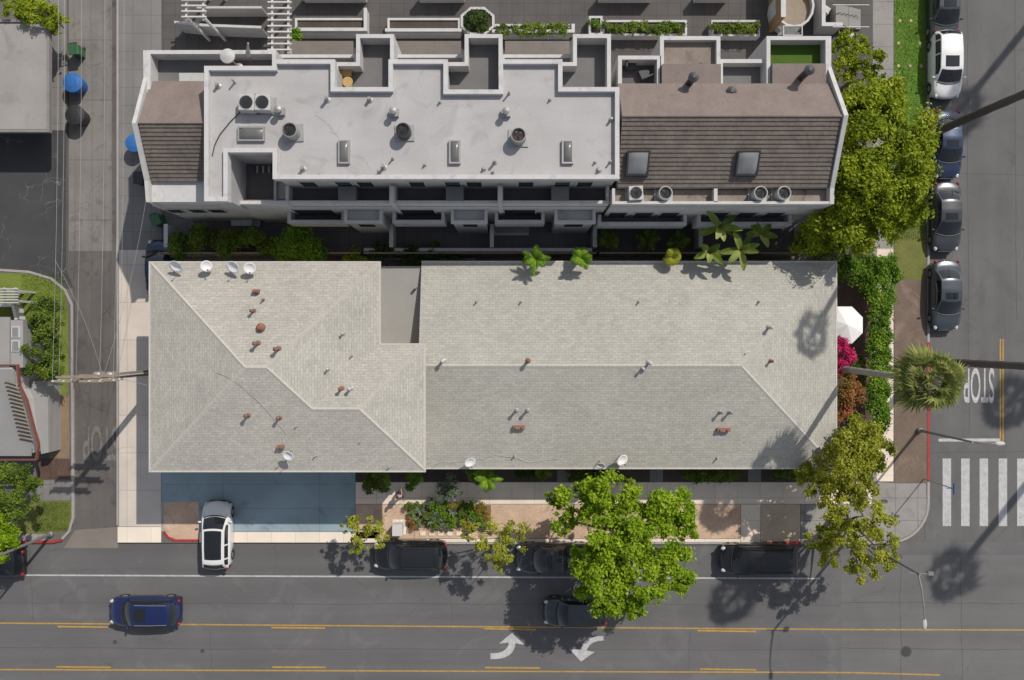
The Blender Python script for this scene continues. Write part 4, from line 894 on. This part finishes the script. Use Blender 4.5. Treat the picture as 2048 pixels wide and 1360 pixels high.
car('slate blue sedan parked nearest the stop marking',1897,590,-90,4.65,1.9,1.46,'sedan','slate','sun',False,G1)
car('white car with black glass roof standing nose first at the driveway apron',431,1072,90,4.5,1.88,1.55,'suv','white','glass',False)
car('black wagon with roof rails parked beside the small sparse tree',820,1112,180,4.9,1.9,1.6,'suv','black','glass',True,G2)
car('dark pickup partly hidden under the big green tree',1110,1118,180,5.2,1.95,1.75,'truck','dgrey','sun',False,G2)
car('black minivan parked near the intersection corner',1519,1120,180,5.1,1.98,1.7,'van','black',None,True,G2)
car('dark grey hatchback driving under the edge of the big tree',1151,1226,180,4.2,1.84,1.6,'suv','grey',None,False,None,'driving_car')
car('deep blue wagon with roof rails driving left on the main road',288,1225,180,4.8,1.88,1.62,'suv','blue','sun',True,None,'driving_car')
car('black car cut off by the left edge of the frame',-25,1128,180,4.6,1.85,1.5,'sedan','black','sun',False,G2)
car('blue car tucked behind the northwest corner of the apartment building',314,533,90,3.6,1.7,1.5,'sedan','navy',None,False)
# ------------------------------------------------------------- street furniture
def lamp(label, base, h, arm, mat=lampm, name='street_lamp'):
    x,y = T(*base); t = thing(name, label, 'street lamp', (x,y,.12))
    MB().lathe((0,0,0),[(.18,0),(.18,.25),(.11,.3),(.06,h-.1)],12).build('pole', mat, t, local=True)
    a = Vector(arm); MB().tube([(0,0,h-.3),(a.x*.3,a.y*.3,h),(a.x*.7,a.y*.7,h+.2),(a.x,a.y,h+.2)],[.055,.05,.04,.035],8).build('arm', mat, t, local=True)
    MB().ell((a.x*1.1,a.y*1.1,h+.17),.13+.2*abs(a.x/a.length),.13+.2*abs(a.y/a.length),.08,12,6).build('lamp_head', offw, t, local=True, smooth=True)
    return t
t = lamp('grey street lamp with mast arm rising from the southeast corner kerb',(1702,1070),9,(.1,-2.4))
MB().tube([(-.5,0,8.6),(.8,-.05,8.6)],.03,6).build('cross_arm', lampm, t, local=True)
MB().box(.6,.9,-.12,.08,8.45,8.65).build('signal_box', lampm, t, local=True)
lamp('street lamp on the east kerb beside the stop line',(1836,860),6.3,(1.3,-.05))
lamp('street lamp at the lower left corner leaning out of frame',(106,1066),9,(-.3,-2.2))
t = thing('street_sign', 'thin post with blue street name blades at the east corner', 'street sign', (*T(1846,957),.12))
MB().tube([(0,0,0),(0,0,3.6)],.035,8).build('post', metal, t, local=True)
MB().box(-.35,.35,-.012,.012,3.35,3.5).build('sign_blade', plb, t, local=True); MB().box(-.012,.012,-.35,.35,3.53,3.68).build('sign_blade', plb, t, local=True)
t = thing('utility_box', 'white utility cabinet on the parkway beside the flower bed', 'utility box', (*T(799,1053),.12))
MB().box(-.3,.3,-.35,.35,0,.9).build('cabinet', wht, t, local=True, bevel=.02); MB().box(-.33,.33,-.38,.38,.9,.95).build('lid', wht, t, local=True, bevel=.01); MB().box(-.27,.27,-.37,-.351,.1,.8).build('door', offw, t, local=True)
MB().box(-.45,.45,-.5,.5,-.02,.03).build('pad', conc_w, t, local=True)
t = thing('planter_pot', 'grey round pot standing by the sparse street tree', 'pot', (*T(972,1047),.12)); MB().lathe((0,0,0),[(.16,0),(.24,.5),(.21,.5),(.2,.42)],16).build('pot', conc_g, t, local=True)
bx,by = T(335,742); t = thing('utility_pole', 'wooden utility pole with three crossarms beside the alley', 'utility pole', (bx,by,.12))
MB().tube([(0,0,0),(0,0,11.2)],[.2,.14],12).build('pole', woodp, t, local=True)
for z,l in ((10.9,2.7),(9.9,3.2),(8.7,2.6)):
    a = MB().box(-l/2,l/2,-.17,-.05,z-.07,z+.07).build('crossarm', wood, t, local=True)
    MB().box(-l/2+.2,l/2-.2,.06,.15,z-.06,z+.06).build('brace', wood, a, local=True)
    for f in (-.46,-.25,.25,.46): MB().lathe((f*l,-.11,z+.07),[(.05,0),(.07,.08),(.03,.18)],8).build('insulator', offw, a, local=True)
for z,xx in ((7.6,.35),(7.6,-.35)): MB().lathe((xx,.05,z),[(.22,0),(.24,.1),(.24,.75),(.1,.85)],14).build('transformer', metal, t, local=True)
MB().tube([(.22,0,.3),(.22,0,8)],.05,6).build('conduit', offw, t, local=True)
for z,l in ((10.9,2.7),(9.9,3.2),(8.7,2.6)):
    for f in (-.46,.46):
        p = [(bx+f*l, by-.11+s, z+.3-(.8*(1-((s-20)/20)**2) if s<40 else 0)*.7) for s in range(0,41,4)]
        o = MB().tube(p,.009,4).build('power_line', metal); tag(o,'thin overhead wire running north along the alley','power line','overhead wires along the alley')
for (ex,ey,ez),lb in (((*T(301,770,5.8),6.3),'service wire dropping from the pole to the apartment eave'),((*T(110,520,4.5),4.5),'service wire crossing the alley to the west lot'),((*T(297,380,7.5),7.6),'service wire rising toward the townhouse row')):
    a = Vector((bx,by,8.4)); b = Vector((ex,ey,ez)); o = MB().tube([a.lerp(b,q/8)-Vector((0,0,.5*math.sin(math.pi*q/8))) for q in range(9)],.01,4).build('service_wire', metal); tag(o,lb,'power line')
def bin_(label,px,py,mat,rz=0,rnd=False,s=1):
    x,y = T(px,py,1); t = thing('trash_bin', label, 'bin', (x,y,.013 if 137<px<230 else .13), rz)
    if rnd:
        MB().lathe((0,0,0),[(.5*s,0),(.62*s,.9),(.6*s,.92)],24).build('body', mat, t, local=True); MB().lathe((0,0,.93),[(.66*s,0),(.64*s,.08),(.3*s,.16),(.02,.18)],24).build('lid', mat, t, local=True)
    else:
        MB().prism([(-.25,-.3),(.25,-.3),(.3,.3),(-.3,.3)],0,.95).build('body', mat, t, local=True, bevel=.03)
        MB().box(-.32,.32,-.38,.36,.96,1.04).build('lid', mat, t, local=True, bevel=.03); MB().box(-.25,.25,.38,.44,.92,.98).build('handle', plk, t, local=True)
        for sx in (-.28,.28): MB().tube([(sx-.03,.3,.12),(sx+.03,.3,.12)],.12,10).build('wheel', plk, t, local=True)
bin_('green wheeled bin against the flat roofed building',147,98,plg,.1)
bin_('large round blue bin beside the flat roofed building',145,165,plb,0,True)
bin_('large round black bin below the round blue one',150,230,plk,0,True)
bin_('green wheeled bin in the shaded alley strip by the townhouse wall',312,440,plg,.4)
bin_('black wheeled bin in the alley strip above the green one',278,357,plk,0)
bin_('round blue bin against the townhouse west wall',270,287,plb,0,True,.9)
x,y = T(1692,650,2.6); t = thing('patio_umbrella', 'white octagonal patio umbrella in the east garden', 'umbrella', (x,y,.12))
MB().tube([(0,0,0),(0,0,2.6)],.03,8).build('pole', metal, t, local=True); MB().lathe((0,0,0),[(.3,0),(.3,.08)],16).build('base', metald, t, local=True)
R_ = 1.28; mb = MB(); mb.v = [(0,0,2.75)]+[(R_*math.cos(q*math.pi/4+.39),R_*math.sin(q*math.pi/4+.39),2.2) for q in range(8)]+[(R_*math.cos(q*math.pi/4+.39),R_*math.sin(q*math.pi/4+.39),2.05) for q in range(8)]
mb.f = [(0,1+q,1+(q+1)%8) for q in range(8)]+[(1+q,9+q,9+(q+1)%8,1+(q+1)%8) for q in range(8)]; mb.build('canopy', cloth_w, t, local=True, fix=False)
mb = MB()
for q in range(8): mb.tube([(0,0,2.7),(R_*.98*math.cos(q*math.pi/4+.39),R_*.98*math.sin(q*math.pi/4+.39),2.18)],.012,4)
mb.build('ribs', metal, t, local=True)
# ------------------------------------------------------------- west buildings
def bld(name,label,c): return thing(name,label,'building',(c[0],c[1],.12))
def PT(l,z): return [T(a,b,z) for a,b in l]
b1 = bld('flat_roof_building','flat roofed grey building at the top left edge',T(20,150,2.8))
P = PT([(-500,42),(97,42),(97,262),(-500,262)],2.8); P = [(P[0][0],P[0][1]-.4),(P[1][0]-1.5,P[1][1]-.4),(P[2][0]-1.5,P[2][1]+.6),(P[3][0],P[3][1]+.6)]
MB().prism(P,.13,2.6).build('wall', stucco, b1)
MB().prism(PT([(-495,46),(93,46),(93,258),(-495,258)],2.8),2.61,2.75).build('roof', beige, b1)
MB().wall(PT([(-500,42),(97,42),(97,262),(-500,262)],2.8),.16,2.55,2.86).build('parapet', M('brown_grey_edge', (.22,.2,.19), .8, .2, 2), b1)
gr = M('pale_roof', (.24,.235,.23), .9, .2, .5, .12, 12)
b2 = bld('small_house','pale grey small house at the left edge with two windows',T(0,670,3))
MB().prism(PT([(-300,640),(46,640),(46,735),(-300,735)],3.2),.13,3.2).build('wall', M('grey_stucco', (.3,.29,.28), .88, .18, .8, .1, 14), b2)
MB().prism(PT([(-300,634),(20,634),(20,735),(-300,735)],3.3),3.21,3.35).build('roof', beige, b2)
for yy in (664,692):
    x0,x1,y0,y1 = RC(24,yy-11,40,yy+11,3.22); w = MB().box(x0,x1,y0,y1,3.2,3.28).build('window', wht, b2); MB().box(x0+.06,x1-.06,y0+.05,y1-.05,3.281,3.3).build('pane', glassl, w)
b3 = bld('red_trimmed_house','angled pale house with red brown roof trim at the left edge',T(30,820,3.4))
pp = [(-300,730),(32,730),(36,772),(50,800),(74,892),(70,920),(-300,920)]
MB().prism(PT([(-300,735),(20,735),(22,780),(30,800),(40,885),(38,912),(-300,912)],3.5),.13,3.3).build('wall', stucco_w, b3); MB().wall(PT(pp,3.5),.07,3.2,3.46).build('roof_trim', redtr, b3)
MB().prism(PT([(-290,738),(28,738),(30,772),(42,800),(64,885),(62,912),(-290,912)],3.4),3.31,3.38).build('roof', gr, b3)
mb = MB()
for i in range(15):
    f = i/14; x,y = T(18+f*30,765+f*112,3.7); mb.obox((x+.1,y),-.3+.1*f,.9,.06,3.55,3.66)
mb.build('pergola_slats', wood, b3)
MB().prism(PT([(62,762),(96,762),(97,905),(82,908),(80,885),(66,820)],1.6),.13,1.6).build('lower_roof', M('pale_lower_roof', (.3,.29,.28), .9, .2, .5, .12, 12), b3)
wallthing('garden_wall','low white wall beside the lawn at the left edge','wall',[(-100,612),(45,612),(52,640)],.14,1.0,stucco_w,cap=parap)
def pergola(label,x0,y0,x1,y1,z,n,mat=wht):
    a = RC(x0,y0,x1,y1,z); t = thing('pergola',label,'pergola',((a[0]+a[1])/2,(a[2]+a[3])/2,.12))
    for xx in (a[0]+.12,a[1]-.12):
        MB().box(xx-.06,xx+.06,a[2],a[3],z-.2,z-.02).build('beam', mat, t)
        for yy in (a[2]+.2,a[3]-.2): MB().box(xx-.07,xx+.07,yy-.07,yy+.07,.12,z-.201).build('post', mat, t)
    for i in range(n): yy = a[2]+(a[3]-a[2])*(i+.5)/n; MB().box(a[0]-.12,a[1]+.12,yy-.04,yy+.04,z,z+.12).build('slat', mat, t)
pergola('white slatted pergola above the left courtyard, rightmost',540,-60,580,106,4,14)
pergola('white slatted pergola at the top left of the courtyard',368,-60,410,40,4,9)
pergola('small white arbour on the lawn at the left edge',4,575,34,608,2.2,6,offw)
for i,(x0,y0,x1,y1,lb,g) in enumerate(((592,38,730,66,'long white planter below the rightmost pergola, gravel filled',0),(777,38,918,66,'long white planter left of the octagonal planter',0),(992,50,1138,68,'narrow white planter right of the octagonal planter',1),(1180,34,1203,68,'small square planter with bright green leaves',1),(1207,42,1372,69,'planter with long clipped green hedge',2),(1425,42,1518,70,'planter with short clipped green hedge',2))):
    planter(x0,y0,x1,y1,lb)
    if g:
        n_ = int((x1-x0)/12); shrub(['','low greenery growing in the ','clipped dark hedge filling the '][g]+('narrow planter' if i==2 else 'small square planter' if i==3 else 'long planter' if i==4 else 'short planter')+' in the north courtyard',[(x0+8+q*(x1-x0-16)/max(1,n_-1),(y0+y1)/2,12,1.0) for q in range(n_)],n_*300,.12,lf_mid if i!=3 else lf_hedge,100+i,'clipped_hedge','hedge',None,.8,7)
oc = [T(955+34*math.cos(q*math.pi/4+.39),42+28*math.sin(q*math.pi/4+.39),1) for q in range(8)]
t = thing('octagonal_planter','white octagonal planter filled with dark greenery','planter',(*T(955,42,1),.12))
MB().wall(oc,.16,.12,1.0).build('rim', parap, t); MB().prism(oc,.12,.85).build('soil', soil, t)
shrub('dark greenery inside the octagonal planter',[(955,42,20,1.1),(945,36,12,1.1),(966,50,12,1.1)],3600,.12,lf_dark,120,'clipped_hedge','hedge',z0=.86)
for x0,x1,lb in ((612,735,'white parapet wall at the top edge above the gravel planter'),(1195,1300,'white parapet wall at the top edge above the long hedge'),(1385,1450,'white parapet wall at the top edge left of the orange wall'),(840,930,'white parapet wall at the top edge above the octagonal planter')):
    wallthing('courtyard_wall',lb,'wall',[(x0,3),(x1,3)],.3,1.2,stucco_w,cap=parap)
wallthing('courtyard_wall','white retaining wall stepping along the north courtyard','wall',[(590,72),(737,72),(737,30)],.15,1.1,stucco_w,cap=parap)
wallthing('courtyard_wall','white low wall between the octagonal planter and the hedges','wall',[(775,72),(925,72)],.15,1.0,stucco_w,cap=parap)
wallthing('courtyard_wall','long white wall in front of the narrow planter','wall',[(985,74),(1144,74),(1144,60)],.15,1.0,stucco_w,cap=parap)
wallthing('orange_wall','orange stucco wall beside the round terrace','wall',[(1540,-60),(1540,66)],.25,2.6,M('orange_stucco',(.33,.2,.1),.85,.2,2),cap=parap)
wallthing('courtyard_fence','white fence enclosing the deck between the two pergolas','fence',[(372,66),(430,72),(540,76)],.1,1.8,offw,cap=offw)
wallthing('courtyard_fence','white rail along the stair by the top left pergola','fence',[(412,34),(538,34)],.08,1.5,offw,cap=offw)
ct = thing('round_terrace','pale round terrace with white rim at the top right','terrace',(*T(1588,12,1.5),.12))
pc = [T(1588+38*math.cos(q*math.pi/8),12+42*math.sin(q*math.pi/8),1.5) for q in range(16)]
MB().prism(pc,.12,1.2).build('floor', M('terrace_beige',(.28,.23,.17),.85,.2,2), ct); MB().wall(pc,.14,.13,1.6).build('rim', parap, ct)
lt = thing('lattice_panel','white lattice panel below the round terrace','lattice',(*T(1585,62,1.6),.12))
mb = MB()
for i in range(-6,7): mb.tube([(-.5+.08*i,-.28,1.5),(.08*i,.28,1.5)],.015,4); mb.tube([(.08*i,-.28,1.53),(.08*i-.5,.28,1.53)],.015,4)
mb.build('slats', offw, lt, local=True); MB().wall([(-.6,-.3),(.6,-.3),(.6,.3),(-.6,.3)],.06,1.47,1.56).build('frame', offw, lt, local=True)
for sx in (-.6,.6): MB().box(sx-.03,sx+.03,-.03,.03,0,1.47).build('post', offw, lt, local=True)
wallthing('courtyard_wall','white wall around the patio at the top right corner','wall',[(1628,-40),(1628,68),(1665,68)],.18,1.6,stucco_w,cap=parap)
st = thing('entry_stair','pale stair with white rails beside the east sidewalk','stair',(*T(1700,30,1),.12))
for i in range(6): a = RC(1668+i*10,12,1678+i*10,52,.8); MB().box(*a,.13,1.1-i*.16).build('step', conc, st)
for yy in (10,54): MB().tube([(*T(1665,yy,1.9),1.9),(*T(1738,yy,1),1.0)],.04,6).build('rail', offw, st)
for px,py,r,lb in ((1700,76,0,'pale patio chair by the top right sidewalk'),(1650,20,1,'pale patio chair inside the top right patio')): chair(px,py,.13,lb,offw,r)
for px,py in ((1798,43),(1795,88),(1820,43),(1838,88),(1795,133),(1818,133),(1840,133)):
    o = MB().lathe((*T(px,py),.12),[(.1,0),(.1,.03)],10).build('stepping_disc', dirt); tag(o,'small round pale stone set in the grass verge','stepping stone','round stones in the verge')
t = thing('patio_bench','grey patio bench near the west shrubs','bench',(*T(485,445,.4),.127)); MB().box(-.7,.7,-.25,.25,.38,.45).build('seat', offw, t, local=True); MB().box(-.7,.7,.2,.27,.45,.85).build('backrest', offw, t, local=True)
for sx in (-.6,.6): MB().box(sx-.03,sx+.03,-.2,.2,0,.38).build('leg', metald, t, local=True)
t = thing('planter_pot','round grey pot beside the patio bench','pot',(*T(515,447,.4),.127)); MB().lathe((0,0,0),[(.18,0),(.27,.45),(.24,.45),(.22,.38)],16).build('pot', conc, t, local=True)
# ------------------------------------------------------------- person
def skinobj(name, joints, edges, mat, parent):
    me = bpy.data.meshes.new(name); me.from_pydata([j[:3] for j in joints], edges, []); o = bpy.data.objects.new(name, me); C.objects.link(o); o.parent = parent
    me.materials.append(mat); md = o.modifiers.new('skin','SKIN'); sk = me.skin_vertices[0] if len(me.skin_vertices) else None
    if sk is None:
        bm = bmesh.new(); bm.from_mesh(me); bm.verts.layers.skin.verify(); bm.to_mesh(me); bm.free(); sk = me.skin_vertices[0]
    for i,j in enumerate(joints): sk.data[i].radius = (j[3],j[3]); sk.data[i].use_root = (i==0)
    sd = o.modifiers.new('sub','SUBSURF'); sd.levels = 1; sd.render_levels = 1; md.use_smooth_shade = True
    return o
px_,py_ = T(797,992,1.2); pr = thing('person','person in a pale pink top and dark trousers walking on the front sidewalk','person',(px_,py_,.126),math.radians(100))
skin = M('skin_tone',(.45,.27,.19),.6,.05,5)
J = [(0,0,.95,.13),(0,0,1.15,.12),(0,0,1.38,.13),(.02,0,1.5,.055),(.04,0,1.6,.095),(.05,0,1.72,.085),
 (0,.1,.92,.085),(.16,.11,.5,.06),(.06,.11,.09,.042),(.2,.12,.04,.04),(0,-.1,.92,.085),(-.1,-.11,.5,.06),(-.32,-.11,.12,.042),(-.2,-.12,.04,.04),
 (0,.19,1.42,.05),(-.08,.24,1.15,.042),(.02,.25,.9,.03),(0,-.19,1.42,.05),(.1,-.24,1.16,.042),(.28,-.22,1.0,.03)]
E = [(0,1),(1,2),(2,3),(3,4),(4,5),(0,6),(6,7),(7,8),(8,9),(0,10),(10,11),(11,12),(12,13),(2,14),(14,15),(15,16),(2,17),(17,18),(18,19)]
for w,(dx,dz) in ((16,(.02,-1)),(19,(.9,-.4))):
    b = J[w]; J.append((b[0]+dx*.07,b[1],b[2]+dz*.07,.026)); pi = len(J)-1; E.append((w,pi))
    for q,(oy,l) in enumerate(((-.03,.06),(-.01,.075),(.01,.07),(.03,.055),(-.045,.04))):
        a_ = J[pi] if q<4 else J[w]; J.append((a_[0]+dx*l*.6,a_[1]+oy,a_[2]+dz*l*.6,.009)); J.append((a_[0]+dx*l+.01,a_[1]+oy,a_[2]+dz*l,.008)); E += [(pi if q<4 else w,len(J)-2),(len(J)-2,len(J)-1)]
skinobj('body',J,E,skin,pr)
skinobj('shirt',[(0,0,1.0,.145),(0,0,1.18,.14),(0,0,1.38,.15),(0,.19,1.42,.07),(-.06,.23,1.22,.06),(0,-.19,1.42,.07),(.07,-.23,1.23,.06)],[(0,1),(1,2),(2,3),(3,4),(2,5),(5,6)],M('pink_fabric',(.6,.35,.36),.9,.1,5),pr)
skinobj('trousers',[(0,0,.97,.15),(0,.1,.9,.105),(.16,.11,.5,.075),(.07,.11,.14,.06),(0,-.1,.9,.105),(-.1,-.11,.5,.075),(-.3,-.11,.16,.06)],[(0,1),(1,2),(2,3),(0,4),(4,5),(5,6)],M('dark_fabric',(.03,.03,.045),.9,.1,5),pr)
MB().ell((.025,0,1.68),.105,.095,.12,12,8).build('hair', M('brown_hair',(.05,.03,.02),.7,.1,8), pr, local=True, smooth=True)
# ------------------------------------------------------------- camera & light
cam = bpy.data.cameras.new('camera'); co = bpy.data.objects.new('camera', cam); C.objects.link(co); co.location = (0,0,H)
cam.sensor_width = 36; cam.lens = 36*H/(2048/K); cam.clip_end = 2000; bpy.context.scene.camera = co
el = math.radians(47); sx_, sy_ = .63, .777; az = math.atan2(sx_, sy_)
sd = bpy.data.lights.new('sun','SUN'); so = bpy.data.objects.new('sun', sd); C.objects.link(so); sd.energy = 3.5; sd.angle = math.radians(.53); sd.color = (1,.95,.88)
so.rotation_mode = 'QUATERNION'; so.rotation_quaternion = Vector((-sx_*math.cos(el),-sy_*math.cos(el),-math.sin(el))).to_track_quat('-Z','Y')
w = bpy.data.worlds.new('World'); bpy.context.scene.world = w; w.use_nodes = True; nt = w.node_tree
sk = nt.nodes.new('ShaderNodeTexSky'); sk.sky_type = 'NISHITA'; sk.sun_disc = False; sk.sun_elevation = el; sk.sun_rotation = az
hs = nt.nodes.new('ShaderNodeHueSaturation'); hs.inputs['Saturation'].default_value = .5; nt.links.new(sk.outputs[0], hs.inputs['Color'])
nt.links.new(hs.outputs[0], nt.nodes['Background'].inputs[0]); nt.nodes['Background'].inputs[1].default_value = .12
sc = bpy.context.scene; sc.view_settings.view_transform = 'Standard'; sc.view_settings.look = 'None'; sc.view_settings.exposure = 0
